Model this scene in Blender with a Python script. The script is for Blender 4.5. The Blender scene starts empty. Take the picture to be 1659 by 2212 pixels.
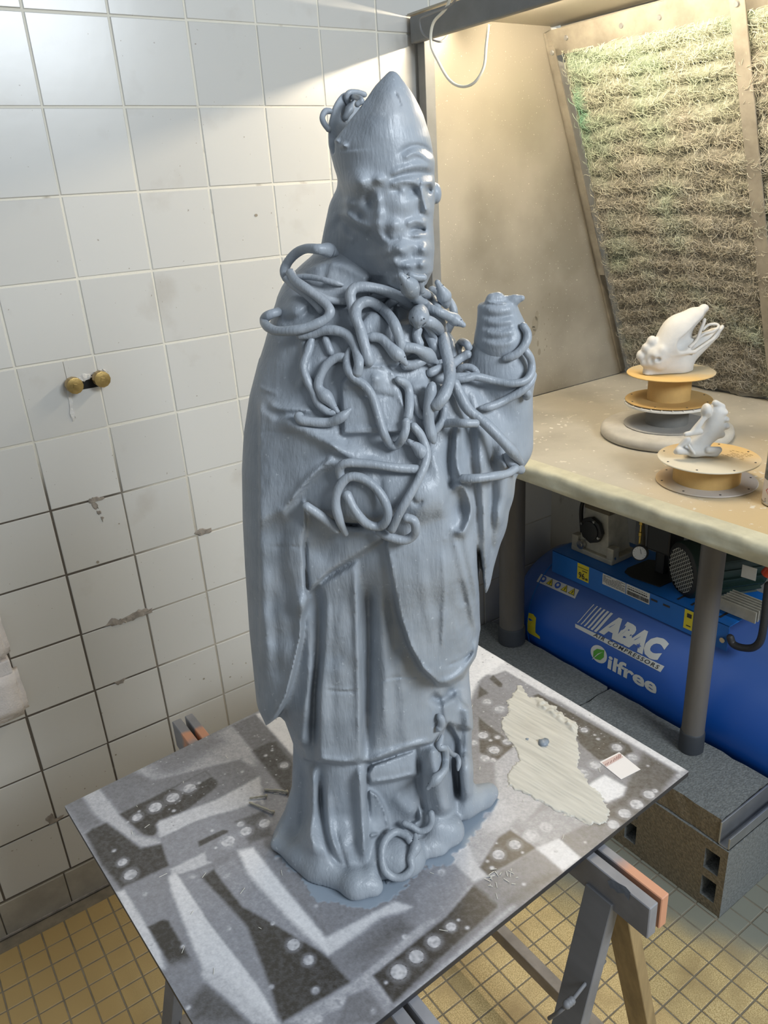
import bpy, bmesh, math, random
import numpy as np
import openvdb
from mathutils import Vector, Matrix
PI = math.pi
random.seed(4); rng = np.random.default_rng(4)
SC = bpy.context.scene; COL = SC.collection

# ------------------------------------------------------------------ camera
IW, IH = 1659.0, 2212.0
FPX = 1666.113
CAM = np.array([-0.41032, -1.63167, 1.57794])
RM = np.array([[0.81460843, -0.57682769, -0.06068709],
               [-0.26896009, -0.28297165, -0.92064516],
               [0.51388089, 0.76628772, -0.38565472]])
cd = bpy.data.cameras.new('camera'); co = bpy.data.objects.new('camera', cd); COL.objects.link(co)
cd.sensor_fit = 'VERTICAL'; cd.sensor_height = 24.0; cd.lens = 24.0 * FPX / IH; cd.clip_start = 0.02
m3 = Matrix(((RM[0][0], -RM[1][0], -RM[2][0]), (RM[0][1], -RM[1][1], -RM[2][1]), (RM[0][2], -RM[1][2], -RM[2][2])))
co.matrix_world = Matrix.Translation(Vector(CAM)) @ m3.to_4x4()
SC.camera = co

# ------------------------------------------------------------------ world, lights, exposure
SC.view_settings.view_transform = 'Standard'; SC.view_settings.look = 'None'
SC.view_settings.exposure = 0.20; SC.view_settings.gamma = 1.0; SC.view_settings.use_curve_mapping = False
wd = bpy.data.worlds.new('world'); SC.world = wd; wd.use_nodes = True
wd.node_tree.nodes['Background'].inputs[0].default_value = (0.80, 0.90, 1.0, 1)
wd.node_tree.nodes['Background'].inputs[1].default_value = 0.27
def area(name, loc, target, sx, sy, power, color):
    l = bpy.data.lights.new(name, 'AREA'); l.shape = 'RECTANGLE'; l.size = sx; l.size_y = sy
    l.energy = power; l.color = color
    o = bpy.data.objects.new(name, l); COL.objects.link(o); o.location = loc
    o.rotation_euler = (Vector(target) - Vector(loc)).to_track_quat('-Z', 'Y').to_euler()
    return o
area('daylight_window', (0.62, -3.3, 2.6), (0.1, -0.8, 1.0), 1.2, 0.7, 68.0, (0.84, 0.92, 1.0))
TUBE_STRENGTH = 245.0

# ------------------------------------------------------------------ projection helpers
def ray(u, v):
    return RM.T @ np.array([(u - IW / 2) / FPX, (v - IH / 2) / FPX, 1.0])
def onp(u, v, ax, val):                    # point of an axis plane seen at a pixel of the photograph
    d = ray(u, v); t = (val - CAM[ax]) / d[ax]; return CAM + t * d
def proj(P):
    X = (np.asarray(P, float) - CAM) @ RM.T
    return IW / 2 + FPX * X[..., 0] / X[..., 2], IH / 2 + FPX * X[..., 1] / X[..., 2]

# ------------------------------------------------------------------ materials
def mat(name, color=(.5, .5, .5), rough=.5, metal=0.0, bump=0.0, bscale=60.0, mottle=0.0, mscale=8.0, color2=None,
        bdist=.002, spec=.5, coat=0.0, build=None, vcol=None, stretch=None):
    m = bpy.data.materials.new(name); m.use_nodes = True; nt = m.node_tree; N = nt.nodes; L = nt.links
    b = N['Principled BSDF']
    b.inputs['Base Color'].default_value = (*color, 1); b.inputs['Roughness'].default_value = rough
    b.inputs['Metallic'].default_value = metal; b.inputs['Specular IOR Level'].default_value = spec
    b.inputs['Coat Weight'].default_value = coat
    tc = N.new('ShaderNodeTexCoord'); src = tc.outputs['Object']
    if stretch:
        mp = N.new('ShaderNodeMapping'); mp.inputs['Scale'].default_value = stretch; L.new(src, mp.inputs[0]); src = mp.outputs[0]
    if mottle > 0 or color2:
        n = N.new('ShaderNodeTexNoise'); n.inputs['Scale'].default_value = mscale; n.inputs['Detail'].default_value = 5
        n.inputs['Roughness'].default_value = .62
        L.new(src, n.inputs['Vector'])
        r = N.new('ShaderNodeValToRGB'); r.color_ramp.elements[0].position = .34; r.color_ramp.elements[1].position = .66
        c2 = color2 if color2 else tuple(c * (1 - mottle) for c in color)
        r.color_ramp.elements[0].color = (*c2, 1); r.color_ramp.elements[1].color = (*color, 1)
        L.new(n.outputs[0], r.inputs[0]); L.new(r.outputs[0], b.inputs['Base Color'])
    if vcol:
        a = N.new('ShaderNodeVertexColor'); a.layer_name = vcol
        L.new(a.outputs[0], b.inputs['Base Color'])
    if bump > 0:
        n = N.new('ShaderNodeTexNoise'); n.inputs['Scale'].default_value = bscale; n.inputs['Detail'].default_value = 4
        L.new(src, n.inputs['Vector'])
        bp = N.new('ShaderNodeBump'); bp.inputs['Strength'].default_value = bump; bp.inputs['Distance'].default_value = bdist
        L.new(n.outputs[0], bp.inputs['Height']); L.new(bp.outputs[0], b.inputs['Normal'])
    if build: build(nt, b, tc)
    return m
def node_mix(nt, fac, a, b):
    x = nt.nodes.new('ShaderNodeMix'); x.data_type = 'RGBA'
    nt.links.new(fac, x.inputs[0])
    for i, v in ((6, a), (7, b)):
        if isinstance(v, tuple): x.inputs[i].default_value = (*v, 1)
        else: nt.links.new(v, x.inputs[i])
    return x.outputs[2]
def node_noise(nt, vec, scale, detail=4, lo=.4, hi=.6):
    n = nt.nodes.new('ShaderNodeTexNoise'); n.inputs['Scale'].default_value = scale; n.inputs['Detail'].default_value = detail
    nt.links.new(vec, n.inputs['Vector'])
    mr = nt.nodes.new('ShaderNodeMapRange'); mr.inputs[1].default_value = lo; mr.inputs[2].default_value = hi
    nt.links.new(n.outputs[0], mr.inputs[0]); return mr.outputs[0]
def node_lin(nt, vec, wx, wy, wz, off, lo=0.0, hi=1.0, noise=0.0, nscale=6.0):
    """smooth 0..1 ramp of a linear function of position"""
    d = nt.nodes.new('ShaderNodeVectorMath'); d.operation = 'DOT_PRODUCT'; d.inputs[1].default_value = (wx, wy, wz)
    nt.links.new(vec, d.inputs[0]); out = d.outputs['Value']
    if noise:
        n = nt.nodes.new('ShaderNodeTexNoise'); n.inputs['Scale'].default_value = nscale; nt.links.new(vec, n.inputs['Vector'])
        a = nt.nodes.new('ShaderNodeMath'); a.operation = 'MULTIPLY_ADD'; a.inputs[1].default_value = noise
        nt.links.new(n.outputs[0], a.inputs[0]); nt.links.new(out, a.inputs[2]); out = a.outputs[0]
    mr = nt.nodes.new('ShaderNodeMapRange'); mr.interpolation_type = 'SMOOTHSTEP'
    mr.inputs[1].default_value = lo - off; mr.inputs[2].default_value = hi - off
    nt.links.new(out, mr.inputs[0]); return mr.outputs[0]
def geo_pos(nt):
    g = nt.nodes.new('ShaderNodeNewGeometry'); return g.outputs['Position']

# ------------------------------------------------------------------ object helpers
def link(o, parent=None):
    COL.objects.link(o)
    if parent is not None: o.parent = parent
    return o
def tag(o, label=None, cat=None, group=None, kind=None):
    if label: o['label'] = label
    if cat: o['category'] = cat
    if group: o['group'] = group
    if kind: o['kind'] = kind
    return o
def empty(name, loc=(0, 0, 0), rz=0.0):
    o = bpy.data.objects.new(name, None); o.location = loc; o.rotation_euler = (0, 0, rz); o.empty_display_size = .02
    return link(o)
def meshobj(name, me, m, parent=None, smooth=False, world=True):
    me.materials.clear(); me.materials.append(m)
    if smooth:
        me.polygons.foreach_set('use_smooth', [True] * len(me.polygons))
    o = bpy.data.objects.new(name, me); link(o, parent)
    if parent is not None and world:       # geometry is given in world space
        pl = Vector((0, 0, 0)); q = parent
        M = Matrix.Identity(4)
        while q is not None:
            M = (Matrix.Translation(q.location) @ q.rotation_euler.to_matrix().to_4x4()) @ M if False else M
            q = q.parent
        o.matrix_parent_inverse = wmat(parent).inverted()
    return o
def wmat(o):
    M = Matrix.Translation(o.location) @ o.rotation_euler.to_matrix().to_4x4() @ Matrix.Diagonal((*o.scale, 1))
    if o.parent is None: return M
    return wmat(o.parent) @ o.matrix_parent_inverse @ M
def fin(name, bm, m, parent=None, smooth=False, bevel=0.0, seg=2, auto=None):
    if bevel > 0:
        bmesh.ops.bevel(bm, geom=[e for e in bm.edges if e.calc_face_angle(0) > .6], offset=bevel, segments=seg, affect='EDGES', profile=.6, clamp_overlap=True)
    me = bpy.data.meshes.new(name); bm.normal_update(); bm.to_mesh(me); bm.free()
    o = meshobj(name, me, m, parent, smooth=smooth or auto is not None)
    if auto is not None: me.set_sharp_from_angle(angle=math.radians(auto))
    return o
def fin_split(name, bm, m, parent=None, **kw):
    # every loose piece of bm becomes an object of its own
    seen = set(); groups = []
    for v in bm.verts:
        if v in seen: continue
        st = [v]; seen.add(v); g = []
        while st:
            q = st.pop(); g.append(q)
            for e in q.link_edges:
                w = e.other_vert(q)
                if w not in seen: seen.add(w); st.append(w)
        groups.append(g)
    out = []
    for g in groups:
        b2 = bmesh.new(); mp = {v: b2.verts.new(v.co) for v in g}
        for f in {f for v in g for f in v.link_faces}: b2.faces.new([mp[v] for v in f.verts])
        out.append(fin(name, b2, m, parent, **kw))
    bm.free(); return out
def box(bm, c, s, rot=None):
    r = bmesh.ops.create_cube(bm, size=1.0)
    M = Matrix.Translation(Vector(c)) @ (rot.to_4x4() if rot else Matrix.Identity(4)) @ Matrix.Diagonal((s[0], s[1], s[2], 1))
    bmesh.ops.transform(bm, matrix=M, verts=r['verts']); return r['verts']
def box2(bm, lo, hi):
    return box(bm, [(a + b) / 2 for a, b in zip(lo, hi)], [b - a for a, b in zip(lo, hi)])
def cyl(bm, p0, p1, r0, r1=None, n=24, caps=True):
    p0 = Vector(p0); p1 = Vector(p1); d = p1 - p0
    r = bmesh.ops.create_cone(bm, cap_ends=caps, segments=n, radius1=r0, radius2=r0 if r1 is None else r1, depth=d.length)
    M = Matrix.Translation((p0 + p1) / 2) @ d.to_track_quat('Z', 'Y').to_matrix().to_4x4()
    bmesh.ops.transform(bm, matrix=M, verts=r['verts']); return r['verts']
def lathe(bm, prof, c=(0, 0, 0), n=48, axis='Z'):
    rings = []
    for r, z in prof:
        ring = []
        for i in range(n):
            a = 2 * PI * i / n
            p = (r * math.cos(a), r * math.sin(a), z) if axis == 'Z' else (r * math.cos(a), z, r * math.sin(a))
            ring.append(bm.verts.new((p[0] + c[0], p[1] + c[1], p[2] + c[2])))
        rings.append(ring)
    for a, b in zip(rings, rings[1:]):
        for i in range(n):
            bm.faces.new((a[i], a[(i + 1) % n], b[(i + 1) % n], b[i]))
    bm.faces.new(list(reversed(rings[0]))); bm.faces.new(rings[-1])
    bmesh.ops.recalc_face_normals(bm, faces=bm.faces)
def beam(bm, p0, p1, w, h, up=(0, 0, 1)):
    """rectangular bar from p0 to p1; w across, h along 'up'"""
    p0 = Vector(p0); p1 = Vector(p1); d = (p1 - p0); L = d.length; z = d.normalized()
    y = Vector(up); y = (y - z * y.dot(z)).normalized(); x = y.cross(z)
    R = Matrix((x, y, z)).transposed()
    return box(bm, (p0 + p1) / 2, (w, h, L), R)
def prism(bm, pts, z0, z1):
    a = [bm.verts.new((p[0], p[1], z0)) for p in pts]; b = [bm.verts.new((p[0], p[1], z1)) for p in pts]
    n = len(pts); bm.faces.new(list(reversed(a))); bm.faces.new(b)
    for i in range(n): bm.faces.new((a[i], a[(i + 1) % n], b[(i + 1) % n], b[i]))
    bmesh.ops.recalc_face_normals(bm, faces=bm.faces)
def spline(pts, n=10):
    P = np.array(pts, float)
    if len(P) < 3:
        t = np.linspace(0, 1, n)[:, None]; return P[0] * (1 - t) + P[-1] * t
    Q = np.vstack([2 * P[0] - P[1], P, 2 * P[-1] - P[-2]]); out = []
    for i in range(len(P) - 1):
        p0, p1, p2, p3 = Q[i:i + 4]
        for t in np.linspace(0, 1, n, endpoint=False):
            out.append(.5 * ((2 * p1) + (-p0 + p2) * t + (2 * p0 - 5 * p1 + 4 * p2 - p3) * t * t + (-p0 + 3 * p1 - 3 * p2 + p3) * t ** 3))
    out.append(P[-1]); return np.array(out)
def tube_mesh(name, path, radii, n=12):
    """closed tube along a path (N,3) with a radius per point"""
    P = np.asarray(path, float); N = len(P); R = np.broadcast_to(np.asarray(radii, float), (N,))
    T = np.gradient(P, axis=0); T /= np.linalg.norm(T, axis=1)[:, None] + 1e-12
    up = np.array([0, 0, 1.0]) if abs(T[0][2]) < .9 else np.array([1.0, 0, 0])
    a = np.cross(T[0], up); a /= np.linalg.norm(a); V = []
    for i in range(N):
        a = a - T[i] * (a @ T[i]); a /= np.linalg.norm(a) + 1e-12; b = np.cross(T[i], a)
        th = np.arange(n) * 2 * PI / n
        V.append(P[i] + R[i] * (np.cos(th)[:, None] * a + np.sin(th)[:, None] * b))
    # rounded ends
    V = [P[0] - T[0] * R[0] * .55 + (V[0] - P[0]) * .6] + V + [P[-1] + T[-1] * R[-1] * .55 + (V[-1] - P[-1]) * .6]
    M = len(V); V = np.vstack(V + [P[0] - T[0] * R[0] * .8, P[-1] + T[-1] * R[-1] * .8])
    F = []
    for i in range(M - 1):
        for j in range(n):
            F.append((i * n + j, i * n + (j + 1) % n, (i + 1) * n + (j + 1) % n, (i + 1) * n + j))
    c0, c1 = M * n, M * n + 1
    for j in range(n):
        F.append((c0, (j + 1) % n, j)); F.append((c1, (M - 1) * n + j, (M - 1) * n + (j + 1) % n))
    me = bpy.data.meshes.new(name); me.from_pydata(V.tolist(), [], F); me.update(); return me
def tube(name, path, r, m, parent=None, n=12):
    return meshobj(name, tube_mesh(name, path, r, n), m, parent, smooth=True)
def np_mesh(name, V, F):
    """fast mesh from arrays; F is (n,3) or (n,4)"""
    me = bpy.data.meshes.new(name); k = F.shape[1]
    me.vertices.add(len(V)); me.vertices.foreach_set('co', np.ascontiguousarray(V, np.float32).ravel())
    me.loops.add(F.size); me.loops.foreach_set('vertex_index', np.ascontiguousarray(F, np.int32).ravel())
    me.polygons.add(len(F)); me.polygons.foreach_set('loop_start', np.arange(0, F.size, k, dtype=np.int32))
    me.polygons.foreach_set('loop_total', np.full(len(F), k, np.int32))
    me.update(calc_edges=True); me.validate(); return me
def text_mesh(s, size=1.0, bold=0.0, space=1.0, shear=0.0, res=3):
    c = bpy.data.curves.new('lettering', 'FONT'); c.body = s; c.size = size; c.offset = bold; c.space_character = space
    c.shear = shear; c.resolution_u = res; c.extrude = 0.0
    o = bpy.data.objects.new('lettering_tmp', c); COL.objects.link(o)
    dg = bpy.context.evaluated_depsgraph_get(); me = bpy.data.meshes.new_from_object(o.evaluated_get(dg))
    bpy.data.objects.remove(o); return me
def poly_sd(X, Y, pts):
    """signed distance (negative inside) to a polygon, vectorised"""
    P = np.asarray(pts, float); n = len(P); d2 = np.full(X.shape, 1e18); ins = np.zeros(X.shape, bool)
    for i in range(n):
        ax, ay = P[i]; bx, by = P[(i + 1) % n]; ex, ey = bx - ax, by - ay
        t = np.clip(((X - ax) * ex + (Y - ay) * ey) / (ex * ex + ey * ey + 1e-18), 0, 1)
        dx = X - ax - t * ex; dy = Y - ay - t * ey; d2 = np.minimum(d2, dx * dx + dy * dy)
        c = ((ay > Y) != (by > Y)) & (X < ex * (Y - ay) / (ey if abs(ey) > 1e-12 else 1e-12) + ax); ins ^= c
    d = np.sqrt(d2); return np.where(ins, -d, d)
def line_d(X, Y, pts):
    P = np.asarray(pts, float); d2 = np.full(X.shape, 1e18)
    for i in range(len(P) - 1):
        ax, ay = P[i]; ex, ey = P[i + 1] - P[i]
        t = np.clip(((X - ax) * ex + (Y - ay) * ey) / (ex * ex + ey * ey + 1e-18), 0, 1)
        d2 = np.minimum(d2, (X - ax - t * ex) ** 2 + (Y - ay - t * ey) ** 2)
    return np.sqrt(d2)
def vnoise(X, Y, s, seed=0):
    """smooth value noise"""
    r = np.random.default_rng(seed).random((64, 64)); x = X / s; y = Y / s
    xi = np.floor(x).astype(int); yi = np.floor(y).astype(int); fx = x - xi; fy = y - yi
    fx = fx * fx * (3 - 2 * fx); fy = fy * fy * (3 - 2 * fy); g = lambda a, b: r[a % 64, b % 64]
    return (g(xi, yi) * (1 - fx) + g(xi + 1, yi) * fx) * (1 - fy) + (g(xi, yi + 1) * (1 - fx) + g(xi + 1, yi + 1) * fx) * fy
# ================================================================== ROOM
def wall_tile_mat():
    def b(nt, bs, tc):
        pos = geo_pos(nt)
        oi = nt.nodes.new('ShaderNodeObjectInfo')
        hs = nt.nodes.new('ShaderNodeMapRange'); hs.inputs[3].default_value = .93; hs.inputs[4].default_value = 1.03
        nt.links.new(oi.outputs['Random'], hs.inputs[0])
        stain = node_noise(nt, pos, 9, 6, .60, .78)
        c = node_mix(nt, stain, (.62, .605, .565), (.53, .50, .45))
        low = node_lin(nt, pos, 0, 0, -1, 0, -1.0, 0.0, .15, 5)
        c = node_mix(nt, low, c, (.61, .59, .545))
        sp = node_noise(nt, pos, 120, 2, .735, .75)
        c = node_mix(nt, sp, c, (.38, .34, .29))
        mul = nt.nodes.new('ShaderNodeMix'); mul.data_type = 'RGBA'; mul.blend_type = 'MULTIPLY'; mul.inputs[0].default_value = 1
        nt.links.new(c, mul.inputs[6]); nt.links.new(hs.outputs[0], mul.inputs[7]); nt.links.new(mul.outputs[2], bs.inputs['Base Color'])
    return mat('glazed white tile', rough=.24, bump=.18, bscale=14, bdist=.0015, build=b)
def grout_mat():
    def b(nt, bs, tc):
        pos = geo_pos(nt)
        d1 = node_lin(nt, pos, -1, 0, 0, 0, -.05, .06, .05, 11); d2 = node_lin(nt, pos, 0, 0, -1, 0, -1.10, -.98, .06, 11)
        dm = nt.nodes.new('ShaderNodeMath'); dm.operation = 'MULTIPLY'; nt.links.new(d1, dm.inputs[0]); nt.links.new(d2, dm.inputs[1]); d = dm.outputs[0]      # old brown joints low on the left
        e = node_lin(nt, pos, -.35, 0, -1.0, 0, -1.15, -.75, .12, 9)
        c = node_mix(nt, e, (.74, .70, .60), (.46, .41, .33))
        c = node_mix(nt, d, c, (.12, .098, .075))
        n = node_noise(nt, pos, 26, 4, .62, .80); c = node_mix(nt, n, c, (.38, .33, .265))
        blu = node_lin(nt, pos, -1, 0, 0, 0, .24, .30, .06, 14)
        up = node_lin(nt, pos, 0, 0, 1, 0, 1.24, 1.3, .05, 14)
        mm = nt.nodes.new('ShaderNodeMath'); mm.operation = 'MULTIPLY'; nt.links.new(blu, mm.inputs[0]); nt.links.new(up, mm.inputs[1])
        far = node_lin(nt, pos, 1, 0, 0, 0, -.40, -.34)
        m2 = nt.nodes.new('ShaderNodeMath'); m2.operation = 'MULTIPLY'; nt.links.new(mm.outputs[0], m2.inputs[0]); nt.links.new(far, m2.inputs[1])
        c = node_mix(nt, m2.outputs[0], c, (.42, .47, .66))
        nt.links.new(c, bs.inputs['Base Color'])
    return mat('wall joint mortar', rough=.85, bump=.5, bscale=220, bdist=.001, build=b)
def floor_tile_mat():
    def b(nt, bs, tc):
        pos = geo_pos(nt)
        s = node_noise(nt, pos, 420, 3, .40, .60); c = node_mix(nt, s, (.82, .64, .32), (.52, .36, .15))
        n2 = node_noise(nt, pos, 12, 4, .45, .75); c = node_mix(nt, n2, c, (.45, .32, .15))
        w = node_lin(nt, pos, -1, 0, 0, 0, -.1, .35); c = node_mix(nt, w, c, (.46, .32, .13))
        d = node_lin(nt, pos, 1, .5, 0, 0, .27, .42, .10, 10)                 # grey spray dust by the blocks
        c = node_mix(nt, d, c, (.25, .25, .20))
        nt.links.new(c, bs.inputs['Base Color'])
    return mat('speckled ochre tile', rough=.42, bump=.35, bscale=380, bdist=.0008, build=b)
M_TILE = wall_tile_mat(); M_GROUT = grout_mat(); M_FTILE = floor_tile_mat()
M_FGROUT = mat('floor joint', (.27, .23, .165), .9, mottle=.3, mscale=30)
M_PLINTH = mat('greyish plinth', (.42, .38, .31), .6, mottle=.25, mscale=12, bump=.2, bscale=60)
TS = .15
# back wall with its joints
bm = bmesh.new(); box2(bm, (-1.35, .0022, 0), (1.9, .16, 2.45))
wall_back = fin('wall_back', bm, M_GROUT); tag(wall_back, 'white tiled wall behind the statue, with brown joints low on the left', 'wall', kind='structure')
def tile_me(w, h, t, name, bev=.0012):
    bm = bmesh.new(); vs = box(bm, (0, t / 2, 0), (w, t, h))
    es = [e for e in bm.edges if all(abs(v.co.y) < 1e-6 for v in e.verts)]
    bmesh.ops.bevel(bm, geom=es, offset=bev, segments=1, affect='EDGES')
    bm.normal_update(); me = bpy.data.meshes.new(name); bm.to_mesh(me); bm.free(); me.materials.append(M_TILE); return me
tme = tile_me(TS - .0042, TS - .0042, .008, 'tile')
for c in range(-9, 9):
    for r in range(-3, 12):
        x = (c + .5) * TS; z = (12.68 - r - .5) * TS
        u, v = proj((x, 0, z))
        if u > 1330 or (v < -170 and c > -2): continue
        if x > .98 and z > 1.0: continue
        if c == -1 and r == 4: continue
        o = bpy.data.objects.new('tile', tme); link(o, wall_back)
        o.location = (x + random.gauss(0, .0004), random.uniform(-.0007, .0007), z + random.gauss(0, .0004))
        o.rotation_euler = (random.gauss(0, .0022), random.gauss(0, .0016), random.gauss(0, .0022))
# the tile cut out around the pipe ends
def cut_tile():
    x0, x1 = -1 * TS + .002, -.002; z1 = (12.68 - 4) * TS - .002; z0 = z1 - TS + .004
    bm = bmesh.new()
    sx0, sz0, sz1 = -.062, 1.238, 1.264
    for lo, hi in (((x0, z0), (x1, sz0)), ((x0, sz0), (sx0, z1)), ((sx0 + .0012, sz1), (x1, z1))):
        box2(bm, (lo[0], 0, lo[1]), (hi[0], .008, hi[1]))
    o = fin('tile', bm, M_TILE, wall_back); return o
cut_tile()
M_DARK = mat('dark gap', (.012, .011, .010), .9)
M_MORTAR = mat('rough mortar', (.36, .315, .265), .95, mottle=.4, mscale=60, bump=.6, bscale=120)
M_PLASTER = mat('white filler', (.68, .66, .62), .8, mottle=.15, mscale=60, bump=.5, bscale=150)
bm = bmesh.new(); box2(bm, (-.0605, .0008, 1.2385), (-.001, .0021, 1.2635)); fin('cut_out', bm, M_DARK, wall_back)
def blob(name, px, m, wall='y', t=.0035, parent=None, amp=.25, seed=1, base=0.0):
    """flat irregular crust on the back wall, outline given by wall points"""
    r = random.Random(seed); P = [onp(u, v, 1, 0.0) for u, v in px]; P = [(p[0], p[2]) for p in P]
    Q = []
    for i in range(len(P)):
        a, b = P[i], P[(i + 1) % len(P)]; k = 4
        for j in range(k):
            t_ = j / k; q = (a[0] * (1 - t_) + b[0] * t_ + r.gauss(0, .0011), a[1] * (1 - t_) + b[1] * t_ + r.gauss(0, .0011)); Q.append(q)
    cx = sum(q[0] for q in Q) / len(Q); cz = sum(q[1] for q in Q) / len(Q)
    bm = bmesh.new(); o_ = [bm.verts.new((q[0], base, q[1])) for q in Q]
    i_ = [bm.verts.new((cx + (q[0] - cx) * .8, base - t * r.uniform(.5, 1), cz + (q[1] - cz) * .8)) for q in Q]
    n = len(Q)
    for k in range(n): bm.faces.new((o_[k], o_[(k + 1) % n], i_[(k + 1) % n], i_[k]))
    bm.faces.new(i_); bmesh.ops.recalc_face_normals(bm, faces=bm.faces); bmesh.ops.triangulate(bm, faces=[f for f in bm.faces if len(f.verts) > 4])
    return fin(name, bm, m, parent)
blob('mortar_patch', [(187, 1078), (200, 1072), (222, 1071), (228, 1078), (207, 1083), (213, 1098), (206, 1101), (196, 1088)], M_MORTAR, parent=wall_back, seed=2, t=.002)
blob('mortar_patch', [(208, 1104), (216, 1103), (220, 1108), (212, 1112)], M_MORTAR, parent=wall_back, seed=3, t=.002)
blob('mortar_patch', [(217, 1116), (225, 1117), (221, 1127)], M_MORTAR, parent=wall_back, seed=4, t=.002)
blob('mortar_patch', [(225, 1352), (240, 1335), (256, 1340), (272, 1332), (300, 1318), (330, 1312), (328, 1323), (300, 1333), (275, 1345), (258, 1349), (240, 1352)], M_MORTAR, parent=wall_back, seed=5, t=.004)
blob('mortar_patch', [(418, 1152), (432, 1143), (456, 1141), (458, 1149), (430, 1158)], M_MORTAR, parent=wall_back, seed=6, t=.003)
blob('mortar_patch', [(245, 1476), (262, 1467), (272, 1466), (266, 1476), (254, 1480)], M_MORTAR, parent=wall_back, seed=8, t=.002)
blob('mortar_patch', [(98, 1768), (112, 1755), (120, 1768), (138, 1760), (130, 1772), (116, 1778), (106, 1782)], M_MORTAR, parent=wall_back, seed=9, t=.002)
blob('filler_patch', [(146, 838), (153, 832), (158, 880), (164, 905), (157, 912), (150, 896)], M_PLASTER, parent=wall_back, seed=7, t=.003)
blob('filler_patch', [(203, 803), (214, 797), (226, 798), (229, 808), (205, 812)], M_PLASTER, parent=wall_back, seed=17, t=.006)
blob('filler_patch', [(166, 815), (182, 806), (200, 812), (190, 822), (175, 826)], M_PLASTER, parent=wall_back, seed=27, t=.004)
# small dirt chips on tiles
chips = bmesh.new()
for (u, v, s) in [(553, 465, 3), (527, 296, 1.2), (586, 460, 2), (497, 1462, 2.5), (440, 1466, 3), (410, 1467, 3), (531, 1432, 2.5), (502, 1434, 2),
                  (220, 1540, 1.5), (208, 1698, 1.6), (183, 1703, 1.6), (68, 1815, 1.6), (250, 1630, 2), (36, 1835, 1.5), (170, 1855, 1.8), (100, 1930, 2.5), (425, 855, 1.5), (257, 1131, 2), (211, 1214, 3)]:
    p = onp(u, v, 1, 0); r = s * .0009
    bmesh.ops.create_circle(chips, cap_ends=True, segments=7, radius=r, matrix=Matrix.Translation((p[0], -.0009, p[2])) @ Matrix.Rotation(PI / 2, 4, 'X') @ Matrix.Diagonal((random.uniform(.6, 1.5), random.uniform(.6, 1.4), 1, 1)))
bmesh.ops.triangulate(chips, faces=chips.faces)
o = fin('paint_specks', chips, mat('dirt speck', (.30, .26, .20), .9), wall_back); tag(o, kind='stuff')
# plinth tiles and floor
def plinth(x0, x1):
    bm = bmesh.new(); box2(bm, (x0, -.004, .006), (x1, .004, .0995)); return fin('plinth_tile', bm, M_PLINTH, bb, bevel=.0015, seg=1)
bm = bmesh.new(); box2(bm, (-1.2, 0, 0), (1.75, .004, .102))
bb = fin('baseboard_back', bm, mat('plinth joint', (.16, .135, .10), .9)); tag(bb, 'greyish tiled plinth along the foot of the white tiled wall', 'baseboard', kind='structure')
for k in range(-7, 12): plinth(k * TS + .0012 + .132, (k + 1) * TS - .0012 + .132) if k < 11 else None
bm = bmesh.new(); box2(bm, (-1.6, -.006, .0005), (1.8, -.0005, .009)); fin('plinth_mortar', bm, M_MORTAR, bb, bevel=.002, seg=1)
bm = bmesh.new(); box2(bm, (-2.6, -4.2, -.12), (2.4, .16, -.0016))
floor = fin('floor', bm, M_FGROUT); tag(floor, 'floor of small square ochre speckled tiles with grey dust by the blocks', 'floor', kind='structure')
FP = .05252; FX0 = .2815; FY0 = -.721
def ft_me():
    bm = bmesh.new(); s = FP - .0034; box(bm, (0, 0, -.002), (s, s, .004))
    bmesh.ops.bevel(bm, geom=[e for e in bm.edges if all(v.co.z > -.001 for v in e.verts)], offset=.0011, segments=1, affect='EDGES')
    bm.normal_update(); me = bpy.data.meshes.new('floor_tile'); bm.to_mesh(me); bm.free(); me.materials.append(M_FTILE); return me
fme = ft_me()
BQ = [proj(p) for p in ((-.324, -.589, .76), (.435, -.55, .76), (.445, -1.121, .76), (-.30, -1.15, .76))]
def under_board(u, v): return poly_sd(np.array([u]), np.array([v]), BQ)[0] < -10
cand = []; rest = []
for i in range(-28, 30):
    for j in range(-40, 16):
        x = FX0 + (i + .5) * FP; y = FY0 + (j + .5) * FP
        if y > -.012 - FP / 2 or x > 2.2 or x < -1.6: continue
        u, v = proj((x, y, 0)); on = -25 < u < 1685 and 1100 < v < 2240 and (np.array([x, y, 0]) - CAM) @ RM[2] > .2
        hid = under_board(u, v) or (x > .86 and y > -.98)
        (cand if on and not hid else rest).append((x, y, u, v))
cand.sort(key=lambda c: (c[0] - CAM[0]) ** 2 + (c[1] - CAM[1]) ** 2)
for k, (x, y, u, v) in enumerate(cand):
    if k < 298:
        o = bpy.data.objects.new('floor_tile', fme); link(o, floor); o.location = (x, y, random.gauss(0, .00025))
        o.rotation_euler = (random.gauss(0, .003), random.gauss(0, .003), random.gauss(0, .004))
    else: rest.append((x, y, u, v))
bm = bmesh.new(); s = (FP - .0034) / 2
for x, y, u, v in rest:
    bm.faces.new([bm.verts.new((x + a * s, y + b * s, 0)) for a, b in ((-1, -1), (1, -1), (1, 1), (-1, 1))])
    # rim
o = fin('floor_tiles_beyond', bm, M_FTILE, floor); tag(o, kind='stuff')
M_WALLR = mat('pale wall paint', (.55, .53, .48), .8, mottle=.08)
bm = bmesh.new(); box2(bm, (1.80, -4.2, 0), (1.92, .16, 2.6))
tag(fin('wall_right', bm, M_WALLR), 'pale wall behind the spray booth', 'wall', kind='structure')

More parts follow.
